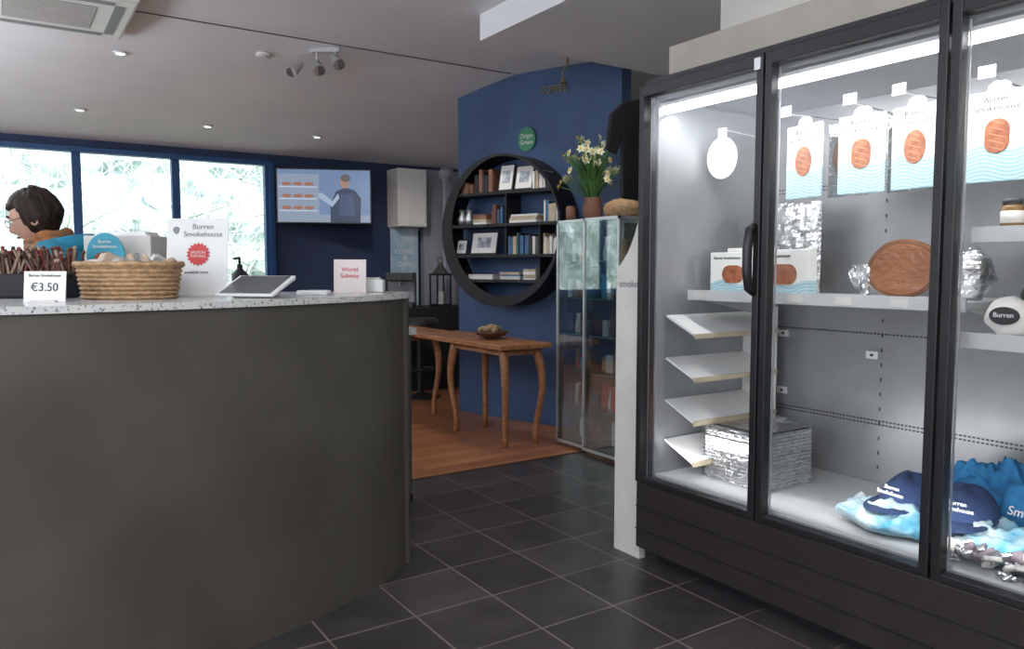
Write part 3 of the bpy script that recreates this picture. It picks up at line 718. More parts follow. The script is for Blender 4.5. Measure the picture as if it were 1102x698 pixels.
for k in range(9):
    for i in range(9):
        b.v.append(Vector((-0.105-k*0.008*(1.2-abs(i-6)/8), -0.03+0.03*rnd.random(), 0.002+i*0.014+0.006*rnd.random())))
for k in range(8):
    for i in range(8): b.f.append((k*9+i, (k+1)*9+i, (k+1)*9+i+1, k*9+i+1)); b.mi.append(0)
b.obj("crinkled_wrap", M['foil'], e)
e = empty("crumpled_white_bag", fpos(1.17, 0.36, SZ), rad(-90))
b = MB(); b.ball((0, 0, 0.085), (0.055, 0.05, 0.09), 22, 16)
for v in b.v:
    n = noise.noise(v*35)*0.018; v.x += n; v.y += n
    v.z = max(0.0, v.z)
b.obj("bag", M['foil'], e)
for i, x in enumerate((1.34, 1.41, 1.48, 1.56)):
    e = empty("preserve_jar", fpos(x, 0.22+0.02*(i % 2), 1.38))
    b = MB(); b.lathe([(0.027, 0), (0.03, 0.006), (0.03, 0.065), (0.022, 0.075)], seg=18, mi=0); b.lathe([(0.027, 0.075), (0.027, 0.09)], seg=18, mi=1); b.lathe([(0.0305, 0.02), (0.0305, 0.055)], seg=18, mi=2)
    b.obj("jar", [mat("jar_contents", (0.20, 0.10, 0.03), 0.2, var=0.2), M['black'], M['offw']], e, smooth=True)
for i, x in enumerate((1.36, 1.44, 1.52)):
    e = empty("sauce_bottle", fpos(x, 0.33, 1.07))
    b = MB(); b.lathe([(0.03, 0), (0.033, 0.01), (0.033, 0.12), (0.014, 0.17), (0.013, 0.21)], seg=18, mi=0); b.lathe([(0.015, 0.21), (0.015, 0.235)], seg=18, mi=1); b.lathe([(0.0335, 0.03), (0.0335, 0.10)], seg=18, mi=2)
    b.obj("bottle", [mat("dark_green_glass", (0.01, 0.03, 0.012), 0.1, var=0.1), M['black'], M['grey']], e, smooth=True)
e = empty("mussels_pouch", fpos(1.36, 0.19, 1.07), rad(-92))
b = MB(); b.ball((0, 0, 0.058), (0.068, 0.032, 0.06), 24, 14)
for v in b.v:
    n = noise.noise(v*30)*0.008; v.x += n; v.z = max(0, v.z+n)
b.obj("pouch", M['offw'], e, smooth=True)
b = MB(); b.prism([(p[0], p[1]+0.062) for p in ell(0.040, 0.026)], -0.039, -0.030, 'y'); b.obj("label", M['ink'], e)
text("print", "Burren", 0.020, (0, -0.040, 0.064), M['white'], e)

e = empty("foil_tray_stack", fpos(0.36, 0.34, 0.392), rad(-90))
rnd = random.Random(9); b = MB(); z = 0.0
for i in range(17):
    ox, oy = rnd.uniform(-0.006, 0.006), rnd.uniform(-0.006, 0.006); w, d = 0.165, 0.15; base = len(b.v); N = 16; M2 = 12
    for yy in range(M2+1):
        for xx in range(N+1):
            ed = min(xx, N-xx, yy, M2-yy)
            b.v.append(Vector((ox-w+2*w*xx/N, oy-d+2*d*yy/M2, z+(0.011 if ed == 0 else 0.002)+0.003*noise.noise(Vector((xx*0.9, yy*0.9, i*3.1))))))
    for yy in range(M2):
        for xx in range(N): a = base+yy*(N+1)+xx; b.f.append((a, a+1, a+N+2, a+N+1)); b.mi.append(0)
    z += 0.0142
b.box((-0.155, -0.14, 0.0), (0.155, 0.14, z-0.012), 0)
b.obj("foil_trays", M['foil'], e)

def cap(name, x, y, z, yaw, tilt, s=1.12):
    e = empty(name, fpos(x, y, z), rad(yaw)); e.rotation_euler = (rad(tilt), 0, rad(yaw)); e.scale = (s, s, s)
    b = MB(); seg = 28; rings = 9
    for k in range(rings+1):
        ph = PI/2*k/rings
        for i in range(seg):
            t = 2*PI*i/seg; b.v.append(Vector((0.082*math.cos(t)*math.cos(ph*0.985), 0.095*math.sin(t)*math.cos(ph*0.985), 0.088*math.sin(ph)*(1+0.08*math.sin(3*t)))))
    for k in range(rings):
        for i in range(seg):
            j = (i+1) % seg; b.f.append((k*seg+i, k*seg+j, (k+1)*seg+j, (k+1)*seg+i)); b.mi.append(0)
    b.ball((0, 0, 0.090), (0.008, 0.008, 0.005), 8, 5)
    b.obj("crown", M['capnavy'], e, smooth=True)
    b = MB(); pts = []
    for i in range(17):
        a = PI+PI*i/16; pts.append((0.085*math.cos(a), 0.09*math.sin(a)-0.085*(math.sin(PI*i/16))**0.8))
    inner = [(0.078*math.cos(PI+PI*i/16), 0.088*math.sin(PI+PI*i/16)) for i in range(17)]
    b.prism(pts+inner[::-1], 0.002, 0.007, 'z')
    for v in b.v: v.z += 0.006-0.9*v.x*v.x
    b.obj("peak", M['capnavy'], e)
    text("logo", "Burren\nSmokehouse", 0.017, (0, -0.086, 0.052), M['white'], e, rot=(rad(60), 0, 0), ext=0.003)
cap("baseball_cap", 1.03, 0.30, 0.478, -98, 4); cap("baseball_cap", 1.22, 0.28, 0.485, -80, 4)
def cloth(name, x, y, z, rx, ry, rz, m, yaw, seed):
    e = empty(name, fpos(x, y, z), rad(yaw)); b = MB(); b.ball((0, 0, rz*0.9), (rx, ry, rz), 90, 50)
    for v in b.v:
        p = v.copy(); s = Vector((seed, seed, seed))
        n = noise.noise(p*9+s)*0.5+noise.noise(p*24+s)*0.3
        f = 1-abs(2*(noise.noise(p*12+s*2))); f2 = 1-abs(2*noise.noise(p*26+s))
        v.x *= 1+0.30*n; v.y *= 1+0.30*n; v.z = max(0.0, v.z*(1+0.5*n+0.45*f+0.30*f2)*0.78)
    b.obj("folds", m, e, smooth=True)
cloth("folded_tote_bag", 1.02, 0.25, 0.392, 0.20, 0.16, 0.042, M['bagpale'], -90, 1)
cloth("folded_tote_bag", 1.30, 0.24, 0.392, 0.20, 0.14, 0.045, M['bagpale'], -95, 4)
cloth("folded_tote_bag", 1.18, 0.52, 0.392, 0.22, 0.09, 0.095, M['bagblue'], -90, 7)
cloth("folded_tote_bag", 1.55, 0.40, 0.392, 0.15, 0.20, 0.10, M['bagblue'], -85, 9)
e = empty("printed_tote_panel", fpos(1.40, 0.36, 0.44), rad(-96))
b = MB(); NX = 20
for k in range(9):
    for i in range(NX+1):
        u = i/NX*2-1; b.v.append(Vector((u*0.14, 0.008*k+0.012*noise.noise(Vector((u*3, k*0.4, 2))), 0.0175*k+0.006*noise.noise(Vector((u*2, 5, k*0.5))))))
for k in range(8):
    for i in range(NX): a = k*(NX+1)+i; b.f.append((a, a+1, a+NX+2, a+NX+1)); b.mi.append(0)
o = b.obj("cloth", M['bagblue'], e, smooth=True); so_ = o.modifiers.new("th", 'SOLIDIFY'); so_.thickness = 0.003
text("print", "Burren\nSmokehouse", 0.040, (0, 0.015, 0.085), M['white'], e, rot=(rad(64), 0, 0), ext=0.001)
b = MB(); rnd = random.Random(21)
for i in range(44):
    x = rnd.uniform(1.26, 1.60); y = rnd.uniform(0.075, 0.12); z = 0.405+rnd.random()*0.05
    R = Matrix.Rotation(rnd.uniform(-0.7, 0.7), 3, 'X') @ Matrix.Rotation(rnd.uniform(-0.7, 0.7), 3, 'Y') @ Matrix.Rotation(rnd.uniform(0, 3), 3, 'Z')
    b.box((x-0.025, y-0.016, z-0.007), (x+0.025, y+0.016, z+0.007), rnd.choice((0, 0, 1, 2)), R)
e = empty("sample_packets", (2.25, 2.42, 0), rad(-90)); b.obj("packets", [M['foil'], mat("purple_grey", (0.20, 0.16, 0.18), 0.4, var=0.2), M['offw']], e, bevel=0.005)

wbox("fridge_fascia_panel", (2.31, 0.45, 2.047), (3.05, 2.32, 2.165), M['greige'])
pts = [(2.435, 0), (2.60, 0), (2.60, 1.27)] + [(2.60-0.155*math.sin(PI/2*i/10)**1.5, 1.27+0.34*(1-math.cos(PI/2*i/10))) for i in range(1, 11)] + [(2.435, 1.62)]
b = MB(); b.prism(pts, 2.285, 2.32, 'x'); b.obj("scrolled_side_panel", M['offw'])
e = empty("panel_script_lettering", (2.283, 2.52, 1.20), rad(-90)); text("script", "smoke", 0.045, (0, 0, 0), M['grey'], e)
e = empty("hanging_black_tshirt", (2.53, 2.625, 1.58), 0)
b = MB(); sh = [(-0.20, 0.0), (0.0, -0.01), (0.20, 0.0), (0.205, 0.27), (0.235, 0.19), (0.29, 0.21), (0.27, 0.36), (0.20, 0.42), (0.09, 0.45), (0.0, 0.42), (-0.09, 0.45), (-0.20, 0.42), (-0.27, 0.36), (-0.29, 0.21), (-0.235, 0.19), (-0.205, 0.27)]
b.prism(sh, -0.012, 0.012, 'y'); b.obj("shirt", mat("black_cotton", (0.012, 0.012, 0.014), 0.9, var=0.2, bump=0.3, bscale=15), e, bevel=0.005)
b = MB(); b.path([(-0.19, 0, 0.405), (0, 0, 0.45), (0.19, 0, 0.405)], 0.006); b.path([(0, 0, 0.45), (0, 0, 0.50), (0.02, 0, 0.52), (0.03, 0.02, 0.51), (0.03, 0.034, 0.51)], 0.004); b.obj("hanger", M['alu'], e)

# ------------------------------------------------------------------ round shelf on blue wall
sh0 = wallp(0.02, 0.0)
Sx = empty("round_wall_shelf", (sh0.x, sh0.y, 1.565), rad(-71.5))
R0 = 0.605; dp = 0.24
b = MB(); n = 64
outer = [(R0*math.cos(2*PI*i/n), R0*math.sin(2*PI*i/n)) for i in range(n+1)]
for i in range(n):
    p, q = outer[i], outer[i+1]; p2 = (p[0]*0.965, p[1]*0.965); q2 = (q[0]*0.965, q[1]*0.965)
    b.prism([p, q, q2, p2], -dp, 0.0, 'y')
for i in range(n):
    a0, a1 = 2*PI*i/n, 2*PI*(i+1)/n
    def inn(a): return (0.050+0.543*math.cos(a), 0.035+0.555*math.sin(a))
    b.prism([outer[i], outer[i+1], inn(a1), inn(a0)], -dp-0.008, -dp, 'y')
levels = [0.30, 0.045, -0.20, -0.40]
for z in levels:
    hw = math.sqrt(0.59**2-z*z); b.box((-hw, -dp, z-0.012), (hw, -0.03, z+0.012))
b.box((0.05, -dp+0.02, -0.20), (0.065, -0.03, 0.30)); b.box((0.38, -dp+0.02, -0.40), (0.395, -0.03, 0.045))
b.obj("shelf_frame", M['blackm'], Sx)
bm_ = [mat("book_leather", (0.16, 0.07, 0.045), 0.6, var=0.2), M['offw'], mat("book_blue", (0.06, 0.15, 0.30), 0.6, var=0.2), mat("book_brown", (0.24, 0.11, 0.06), 0.6, var=0.2), mat("book_tan", (0.50, 0.42, 0.30), 0.6, var=0.2), M['white'], mat("book_teal", (0.05, 0.20, 0.24), 0.6, var=0.2), M['ink']]
b = MB(); rnd = random.Random(4)
def books(x0, x1, z, hmax, pal=range(8)):
    x = x0; pal = list(pal)
    while x < x1:
        w = rnd.uniform(0.014, 0.04); h = hmax*rnd.uniform(0.7, 1.0)
        b.box((x, -dp+0.02+rnd.uniform(0, 0.02), z+0.0125), (min(x+w-0.002, x1), -0.06, z+0.0125+h), rnd.choice(pal)); x += w
def stack(x0, x1, z, n, pal=range(8)):
    zz = z+0.0125
    for i in range(n):
        h = rnd.uniform(0.012, 0.028); o = rnd.uniform(-0.012, 0.012); b.box((x0+o, -dp+0.02, zz), (x1+o, -0.06, zz+h-0.001), rnd.choice(list(pal))); zz += h
books(-0.42, -0.30, levels[0], 0.10, pal=(0, 3)); books(-0.27, -0.08, levels[0], 0.19, pal=(0, 3, 7))
books(0.32, 0.43, levels[0], 0.14, pal=(5, 1, 4)); stack(0.10, 0.36, levels[1], 4, pal=(1, 4, 5, 2, 3)); books(-0.10, 0.02, levels[1], 0.15, pal=(2, 7, 0, 4)); stack(-0.28, -0.14, levels[1], 4); books(0.42, 0.55, levels[1], 0.18, pal=(1, 5, 2, 4))
books(0.08, 0.34, levels[2], 0.17, pal=(1, 2, 4, 5, 6, 7)); books(0.41, 0.54, levels[2], 0.16, pal=(1, 5, 4))
stack(-0.34, -0.08, levels[3], 2, (5, 1)); stack(0.0, 0.20, levels[3], 3, (1, 4, 5, 2)); stack(0.24, 0.36, levels[3], 4, (1, 4, 5))
b.obj("books", bm_, Sx)
b = MB()
def frame(x, z, w, h):
    R = Matrix.Rotation(-0.2, 3, 'X'); c = (x, -dp+0.05, z)
    b.box((x-w/2, -dp+0.045, z), (x+w/2, -dp+0.055, z+h), 0, R, c); b.box((x-w/2+0.012, -dp+0.043, z+0.012), (x+w/2-0.012, -dp+0.046, z+h-0.012), 1, R, c); b.box((x-w/4, -dp+0.041, z+h*0.3), (x+w/4, -dp+0.044, z+h*0.75), 2, R, c)
frame(0.03, levels[0]+0.013, 0.15, 0.22); frame(0.21, levels[0]+0.013, 0.18, 0.20); frame(-0.20, levels[2]+0.013, 0.28, 0.19); frame(-0.44, levels[2]+0.013, 0.12, 0.13)
b.obj("framed_pictures", [M['ink'], M['white'], mat("photo_print", (0.35, 0.40, 0.45), 0.5, var=0.5, vscale=20)], Sx)
b = MB()
for x in (-0.47, -0.39): b.lathe([(0.03, 0.0), (0.045, 0.05), (0.02, 0.10), (0.03, 0.13)], (x, -0.14, levels[1]+0.013), seg=16)
b.obj("small_vases", M['alu'], Sx, smooth=True)
e = empty("round_green_sign", (*wallp(0.13, 0.012), 2.30), rad(-71.5))
b = MB(); b.prism(ell(0.088, 0.095), -0.008, 0.008, 'y'); b.obj("disc", M['green'], e); text("print", "Origin\nGreen", 0.05, (0, -0.009, 0), M['white'], e)

# ------------------------------------------------------------------ tables
def live_table(name, x0, x1, y0, y1, zt, seed, legy):
    e = empty(name, ((x0+x1)/2, (y0+y1)/2, 0)); hx, hy = (x1-x0)/2, (y1-y0)/2
    pts = []
    for i in range(17): pts.append((-hx+0.05*noise.noise(Vector((i*0.55, seed, 0))), -hy+2*hy*i/16))
    for i in range(17): pts.append((hx+0.03*noise.noise(Vector((i*0.7, seed, 5))), hy-2*hy*i/16))
    b = MB(); b.prism(pts, zt-0.035, zt, 'z'); b.obj("live_edge_top", M['wood'], e, bevel=0.006)
    ly = [q-(y0+y1)/2 for q in legy]
    b = MB(); b.box((-hx+0.07, ly[0], zt-0.08), (-hx+0.085, ly[1], zt-0.035)); b.box((hx-0.085, ly[0], zt-0.08), (hx-0.07, ly[1], zt-0.035)); b.box((-hx+0.07, ly[0]-0.01, zt-0.08), (hx-0.07, ly[0]+0.01, zt-0.035)); b.box((-hx+0.07, ly[1]-0.01, zt-0.08), (hx-0.07, ly[1]+0.01, zt-0.035)); b.obj("apron", M['wood'], e)
    for k, (sx, iy) in enumerate(((-1, 0), (1, 0), (-1, 1), (1, 1))):
        bx, by = sx*(hx-0.08), ly[iy]; sy = -1 if iy == 0 else 1; b = MB()
        pr = []
        for i in range(13):
            t = i/12; o = 0.028*math.sin(t*PI*1.7-0.3)
            pr.append((bx+sx*o*0.5, by+sy*o*1.1+sy*0.03*t, (zt-0.036)*(1-t)))
        b.path(pr, [0.036-0.014*math.sin(min(1, i/9)*PI/2) for i in range(13)], seg=12); b.obj("curved_leg_%d" % (k+1), M['wood'], e, smooth=True)
live_table("live_edge_console_table", 2.84, 3.29, 4.42, 5.74, 0.735, 1, (4.50, 5.20))
live_table("live_edge_side_table", 2.62, 3.20, 5.80, 6.55, 0.735, 2, (5.9, 6.45))
e = empty("wooden_bowl", (3.08, 4.92, 0.735))
b = MB(); b.lathe([(0.05, 0), (0.06, 0.012), (0.12, 0.04), (0.135, 0.06), (0.128, 0.06), (0.11, 0.042), (0.05, 0.02)], seg=28); b.obj("bowl", M['dkwood'], e, smooth=True)
b = MB(); rnd = random.Random(8)
for i in range(30):
    t = rnd.uniform(0, 2*PI); r = rnd.uniform(0, 0.09); b.ball((r*math.cos(t), r*math.sin(t), 0.065+0.03*(1-r/0.09)), 0.022, 8, 6)
b.obj("pine_cones", mat("cone_brown", (0.30, 0.21, 0.12), 0.8, var=0.4, vscale=40), e)

# ------------------------------------------------------------------ glass display cabinets
def cabinet(x0, x1, y0, y1, zt):
    e = empty("glass_display_cabinet", ((x0+x1)/2, (y0+y1)/2, 0)); hx, hy = (x1-x0)/2, (y1-y0)/2; t = 0.008
    b = MB()
    for sx in (-1, 1):
        for sy in (-1, 1):
            cx, cy = sx*(hx-t), sy*(hy-t); b.box((cx-t, cy-t, 0.03), (cx+t, cy+t, zt))
    for z in (0.03, zt-0.02): b.box((-hx, -hy, z), (hx, -hy+2*t, z+0.02)); b.box((-hx, hy-2*t, z), (hx, hy, z+0.02)); b.box((-hx, -hy, z), (-hx+2*t, hy, z+0.02)); b.box((hx-2*t, -hy, z), (hx, hy, z+0.02))
    b.obj("aluminium_frame", M['alu'], e)
    b = MB(); b.box((-hx+0.02, -hy+0.02, 0), (hx-0.02, hy-0.02, 0.03)); b.box((-hx+0.004, -hy+0.004, 0.051), (hx-0.004, hy-0.004, 0.06)); b.obj("base", M['dkwood'], e)
    b = MB(); b.box((-hx+0.003, -hy+2*t, 0.05), (-hx+0.007, hy-2*t, zt-0.02)); b.box((-hx+2*t, -hy+0.003, 0.05), (hx-2*t, -hy+0.007, zt-0.02)); b.box((-hx+2*t, hy-0.007, 0.05), (hx-2*t, hy-0.003, zt-0.02)); b.box((-hx+0.01, -hy+0.01, zt-0.012), (hx-0.01, hy-0.01, zt-0.006)); b.obj("glass_panes", M['cabglass'], e)
    b = MB(); b.box((hx-0.008, -hy+2*t, 0.06), (hx-0.003, hy-2*t, zt-0.03)); b.obj("mirror_back", M['mirror'], e)
    b = MB(); zs = [0.06+0.25*i for i in range(1, 6)]
    for z in zs: b.box((-hx+0.02, -hy+0.02, z), (hx-0.02, hy-0.02, z+0.006))
    b.obj("glass_shelves", M['cabglass'], e)
    b = MB()
    for z in zs: b.box((-hx+0.010, -hy+0.018, z-0.001), (-hx+0.020, hy-0.018, z+0.007))
    b.obj("shelf_edges", mat("green_glass_edge", (0.10, 0.22, 0.20), 0.2, var=0.1), e)
    b = MB(); rnd = random.Random(int(y0*100))
    for z in [0.06]+[q+0.006 for q in zs]:
        for k in range(4):
            y = -hy+0.06+k*(2*hy-0.12)/3; h = rnd.uniform(0.07, 0.17); r = rnd.uniform(0.022, 0.034); xx = rnd.uniform(-0.10, 0.0)
            if rnd.random() < 0.5: b.lathe([(r*0.8, 0), (r, h*0.3), (r*0.6, h*0.8), (r*0.7, h)], (xx, y, z), seg=14, mi=rnd.randrange(6))
            else: b.box((xx-0.01, y-r, z), (xx+0.02, y+r, z+h), rnd.randrange(6))
    b.obj("displayed_gifts", [M['dkwood'], M['alu'], M['red'], M['wicker'], M['offw'], M['turq']], e)
    return e
cabinet(3.30, 3.62, 4.075, 4.395, 1.60); cabinet(3.27, 3.62, 3.70, 4.06, 1.60)

e = empty("vase_of_daffodils", (3.44, 4.17, 1.60))
b = MB(); b.lathe([(0.05, 0), (0.06, 0.01), (0.072, 0.08), (0.058, 0.13), (0.062, 0.15), (0.052, 0.15), (0.048, 0.13), (0.045, 0.11)], seg=24); b.obj("pot", M['clay'], e, smooth=True)
b = MB(); rnd = random.Random(12); heads = []
for i in range(60):
    t = rnd.uniform(0, 2*PI); s = rnd.uniform(0.03, 0.27); h = rnd.uniform(0.34, 0.64)-s*0.5
    p = [Vector((0.02*math.cos(t), 0.02*math.sin(t), 0.12)), Vector((s*0.4*math.cos(t), s*0.4*math.sin(t), 0.12+(h-0.12)*0.55)), Vector((s*math.cos(t), s*math.sin(t), h))]
    b.path(catmull(p, 4), [0.0035]*8+[0.0025], seg=5)
    if i % 5 < 4: heads.append((p[2], t))
for i in range(80):
    t = rnd.uniform(0, 2*PI); s = rnd.uniform(0.06, 0.26); h = rnd.uniform(0.22, 0.50)
    p = [Vector((0.02*math.cos(t), 0.02*math.sin(t), 0.12)), Vector((s*0.35*math.cos(t), s*0.35*math.sin(t), h*0.75)), Vector((s*math.cos(t), s*math.sin(t), h))]; q = catmull(p, 4)
    n = Vector((-math.sin(t), math.cos(t), 0)); bb = len(b.v)
    for k, c in enumerate(q):
        w = 0.010*(1-abs(k/8-0.4)); b.v += [c-n*w, c+n*w]
    for k in range(len(q)-1): b.f.append((bb+2*k, bb+2*k+1, bb+2*k+3, bb+2*k+2)); b.mi.append(0)
b.obj("stems_and_leaves", M['stem'], e)
b = MB()
for c, t in heads:
    ax = Vector((math.cos(t)*0.8, math.sin(t)*0.8, 0.25)).normalized(); u = ax.orthogonal().normalized(); w = ax.cross(u)
    for k in range(6):
        a = 2*PI*k/6; d = u*math.cos(a)+w*math.sin(a); s = ax.cross(d); bb = len(b.v)
        b.v += [c, c+d*0.016+s*0.011, c+d*0.034+ax*0.004, c+d*0.016-s*0.011]; b.f.append((bb, bb+1, bb+2, bb+3)); b.mi.append(0)
    b.rod(c, c+ax*0.014, 0.005, 0.009, seg=8, mi=1)
b.obj("flower_heads", [M['petal'], M['yolk']], e)
e = empty("wicker_cake_basket", (3.42, 3.84, 1.60))
b = MB(); b.lathe([(0.09, 0), (0.12, 0.02), (0.125, 0.06), (0.11, 0.09), (0.06, 0.115), (0.02, 0.12), (0.02, 0.14)], seg=28); b.obj("basket_with_lid", M['wicker'], e, smooth=True)
e = empty("small_candle_jar", (3.36, 4.31, 1.60)); b = MB(); b.lathe([(0.035, 0), (0.035, 0.09), (0.03, 0.09), (0.03, 0.10)], seg=20); b.obj("jar", M['clay'], e, smooth=True)

# ------------------------------------------------------------------ far end
T = empty("wall_television", (2.81, 7.70, 2.00), rad(-24))
b = MB(); b.box((-0.475, -0.02, -0.28), (0.475, 0.025, 0.28)); b.obj("bezel", M['black'], T, bevel=0.005)
def em(name, c, s=1.0): return mat(name, tuple(x*0.2 for x in c), 0.4, emit=c, estr=s)
b = MB(); b.box((-0.46, -0.0215, -0.265), (0.46, -0.0202, 0.265)); b.obj("picture", em("tv_back", (0.13, 0.20, 0.34), 1.0), T)
b = MB()
b.box((-0.46, -0.0222, -0.265), (-0.05, -0.0216, 0.22), 0)
for i in range(9): b.prism([(-0.37+p[0]+0.11*(i % 3), 0.12-0.12*(i//3)+p[1]) for p in ell(0.048, 0.018, 14)], -0.0230, -0.0226, 'y', 1)
for i in range(3): b.box((-0.45, -0.0226, 0.085-0.12*i), (-0.07, -0.0223, 0.095-0.12*i), 2)
b.box((-0.05, -0.0222, -0.265), (0.46, -0.0216, -0.19), 0)
tor = [(0.06, -0.265), (0.36, -0.265), (0.37, -0.02), (0.31, 0.06), (0.21, 0.09), (0.12, 0.05), (0.06, -0.08)]
b.prism(tor, -0.0229, -0.0227, 'y', 3)
b.prism([(0.205+p[0], 0.145+p[1]) for p in ell(0.047, 0.065, 20)], -0.0232, -0.0229, 'y', 4)
b.prism([(0.215+p[0], 0.185+p[1]) for p in ell(0.050, 0.038, 20)], -0.0236, -0.0233, 'y', 5)
b.prism([(0.08, -0.05), (0.14, 0.03), (0.15, -0.02), (0.08, -0.11), (-0.05, -0.02), (-0.06, 0.03), (-0.02, 0.03)], -0.0234, -0.023, 'y', 6)
b.prism([(0.14, -0.20), (0.31, -0.20), (0.29, 0.02), (0.16, 0.02)], -0.0236, -0.0234, 'y', 7)
b.obj("picture_content", [em("tv_steel", (0.22, 0.27, 0.36)), em("tv_salmon", (0.30, 0.12, 0.07)), em("tv_light", (0.45, 0.53, 0.64)), em("tv_navy", (0.02, 0.035, 0.08)), em("tv_skin", (0.32, 0.18, 0.13)), em("tv_hair", (0.10, 0.09, 0.09)), em("tv_glove", (0.30, 0.38, 0.50)), em("tv_apron", (0.035, 0.06, 0.13))], T)
b = MB(); b.box((-0.1, 0.026, -0.1), (0.1, 0.05, 0.1)); b.rod((0, 0.05, 0), (0.11, 0.26, 0), 0.02); b.obj("wall_bracket", M['black'], T)

e = empty("white_wall_cupboard", (3.81, 7.80, 1.72))
b = MB(); b.box((-0.17, -0.09, 0), (0.17, 0.195, 0.63)); b.obj("carcass", M['white'], e, bevel=0.006)
b = MB(); b.box((-0.165, -0.108, 0.005), (0.165, -0.091, 0.625)); b.box((0.13, -0.12, 0.05), (0.14, -0.108, 0.15)); b.obj("door", M['white'], e, bevel=0.003)
e = empty("pale_blue_roll_up_banner", (3.80, 7.90, 0.0))
b = MB(); b.box((-0.17, -0.006, 0.03), (0.17, 0.006, 1.70)); b.obj("banner_sheet", mat("poster_pale", (0.50, 0.60, 0.67), 0.5, col2=(0.22, 0.38, 0.54), vscale=4), e)
b = MB(); b.box((-0.19, -0.07, 0), (0.19, 0.07, 0.04)); b.box((-0.18, -0.01, 1.695), (0.18, 0.01, 1.715)); b.obj("cassette_base", M['alu'], e); text("print", "COFFEE\n&\nCAKE", 0.07, (0, -0.008, 1.38), M['white'], e)
wbox("wall_far_grey_panel", (4.05, 7.90, 0), (4.95, 7.998, 2.38), M['lav'])
b = MB(); b.box((3.25, 7.1, 0), (4.3, 7.6, 0.86)); b.obj("black_coffee_bar_counter", M['blackm'], None, bevel=0.01)
e = empty("coffee_machine", (3.50, 7.36, 0.86), CAMYAW)
b = MB(); b.box((-0.14, -0.16, 0), (0.14, 0.16, 0.05), 0); b.box((-0.14, 0.0, 0.05), (0.14, 0.16, 0.28), 1); b.box((-0.14, -0.14, 0.28), (0.14, 0.16, 0.36), 0); b.rod((0, -0.08, 0.28), (0, -0.08, 0.22), 0.02, mi=1); b.obj("machine", [M['black'], M['grey']], e, bevel=0.006)
e = empty("black_lantern", (3.90, 7.24, 0.86))
b = MB(); b.box((-0.09, -0.09, 0), (0.09, 0.09, 0.03)); b.box((-0.09, -0.09, 0.33), (0.09, 0.09, 0.35))
for sx in (-1, 1):
    for sy in (-1, 1): b.box((sx*0.08-0.007, sy*0.08-0.007, 0.03), (sx*0.08+0.007, sy*0.08+0.007, 0.33))
b.lathe([(0.10, 0.35), (0.03, 0.44), (0.03, 0.47)], seg=4); b.path([(0.03*math.cos(t), 0, 0.49+0.03*math.sin(t)) for t in [2*PI*i/16 for i in range(17)]], 0.004, seg=6); b.obj("lantern_frame", M['black'], e)
b = MB(); b.rod((0, 0, 0.03), (0, 0, 0.16), 0.035, seg=16); b.obj("candle", M['offw'], e)
e = empty("tall_wooden_display_post", (4.12, 7.5, 0.86))
b = MB(); b.box((-0.05, -0.05, 0), (0.05, 0.05, 0.05)); b.box((-0.03, -0.03, 0.05), (0.03, 0.03, 1.35)); b.lathe([(0.03, 1.35), (0.08, 1.40), (0.085, 1.46), (0.05, 1.50)], seg=20); b.obj("post", M['lav'], e)
e = empty("bar_stool", (3.42, 6.78, 0))
b = MB(); b.lathe([(0.20, 0), (0.20, 0.012), (0.06, 0.03), (0.03, 0.05), (0.03, 0.70)], seg=28, mi=0); b.lathe([(0.16, 0.70), (0.18, 0.72), (0.18, 0.76), (0.16, 0.78)], seg=28, mi=0); b.path([(0.14*math.cos(t), 0.14*math.sin(t), 0.28) for t in [2*PI*i/24 for i in range(25)]], 0.01, seg=8); b.rod((-0.14, 0, 0.28), (0.14, 0, 0.28), 0.008)
so2 = b.obj("stool", [M['black']], e, smooth=False)
smooth_shade(so2, 40)

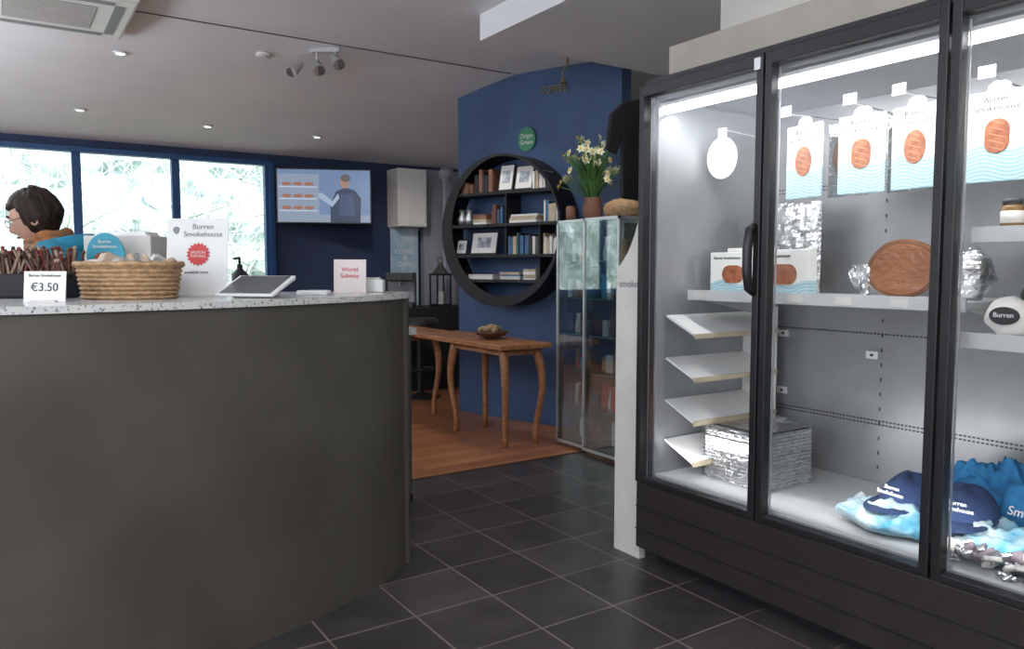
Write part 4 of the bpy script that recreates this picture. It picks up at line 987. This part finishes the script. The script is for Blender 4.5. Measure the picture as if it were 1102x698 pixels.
# ------------------------------------------------------------------ lights
def area(name, loc, rot, sx, sy, power, col=(1, 1, 1)):
    l = bpy.data.lights.new(name, 'AREA'); l.shape = 'RECTANGLE'; l.size = sx; l.size_y = sy; l.energy = power; l.color = col
    o = bpy.data.objects.new(name, l); o.location = loc; o.rotation_euler = rot; sc.collection.objects.link(o); return o
area("rear_fill_light", (-0.3, -1.2, 2.75), (rad(25), 0, rad(-20)), 2.2, 1.2, 75, (1, 0.97, 0.93))  # unseen fill added overhead behind the camera, no fixture there
area("left_fill_light", (-2.8, 0.5, 1.7), (0, rad(-90), 0), 1.8, 3.0, 80, (0.88, 0.93, 1.0))  # added soft fill from the left; the wall there has no opening
area("near_ceiling_fill", (-1.2, 0.2, 1.9), (PI, 0, 0), 1.6, 1.6, 100, (0.90, 0.95, 1.0))  # off-frame fill added to lift the near ceiling
area("far_ceiling_fill", (-1.9, 5.4, 1.8), (PI, 0, 0), 1.4, 2.2, 130, (0.86, 0.92, 1.0))  # added out of view to brighten the ceiling towards the windows
for nm, loc, p, rx, rz, cone in (("downlight_spot_1", (3.0, 5.0, 2.78), 35, 0, 0, 110), ("far_wall_fill_spot", (2.5, 5.9, 2.62), 75, 50, -35, 66), ("downlight_spot_3", (3.2, 3.6, 2.64), 25, 0, 0, 110)):  # the tilted spot is an added fill for the far wall, without a fixture
    l = bpy.data.lights.new(nm, 'SPOT'); l.energy = p; l.spot_size = rad(cone); l.spot_blend = 0.9; l.shadow_soft_size = 0.08; l.color = (1, 0.95, 0.88)
    o = bpy.data.objects.new(nm, l); o.location = loc; o.rotation_euler = (rad(rx), 0, rad(rz)); sc.collection.objects.link(o)
area("fridge_strip_light", (2.25+0.10, 2.42-W/2, 1.90), (0, rad(-28), 0), 0.03, 1.74, 10.5, (0.97, 0.98, 1.0))
area("fridge_low_fill_light", (2.25+0.055, 2.42-W/2, 0.52), (0, rad(-95), 0), 0.02, 1.7, 3.5, (0.98, 0.98, 1.0))  # extra fill added low inside the case; no tube modelled here
s = bpy.data.lights.new("sun", 'SUN'); s.energy = 5.0; s.angle = rad(0.6); s.color = (1, 0.96, 0.90)
so = bpy.data.objects.new("sun", s); so.rotation_euler = (rad(50), 0, rad(15)); sc.collection.objects.link(so)

w = bpy.data.worlds.new("World"); sc.world = w; w.use_nodes = True
bg = w.node_tree.nodes["Background"]; bg.inputs[0].default_value = (0.78, 0.89, 1.0, 1); bg.inputs[1].default_value = 4.0

cam = bpy.data.cameras.new("camera"); cam.lens = 27.11; cam.sensor_width = 36; cam.sensor_fit = 'HORIZONTAL'; cam.clip_start = 0.05
co = bpy.data.objects.new("camera", cam); co.location = (0, 0, 1.27); co.rotation_euler = (rad(90-4.2), 0, CAMYAW); sc.collection.objects.link(co)
sc.camera = co
try:
    sc.view_settings.view_transform = 'Standard'
except Exception: pass
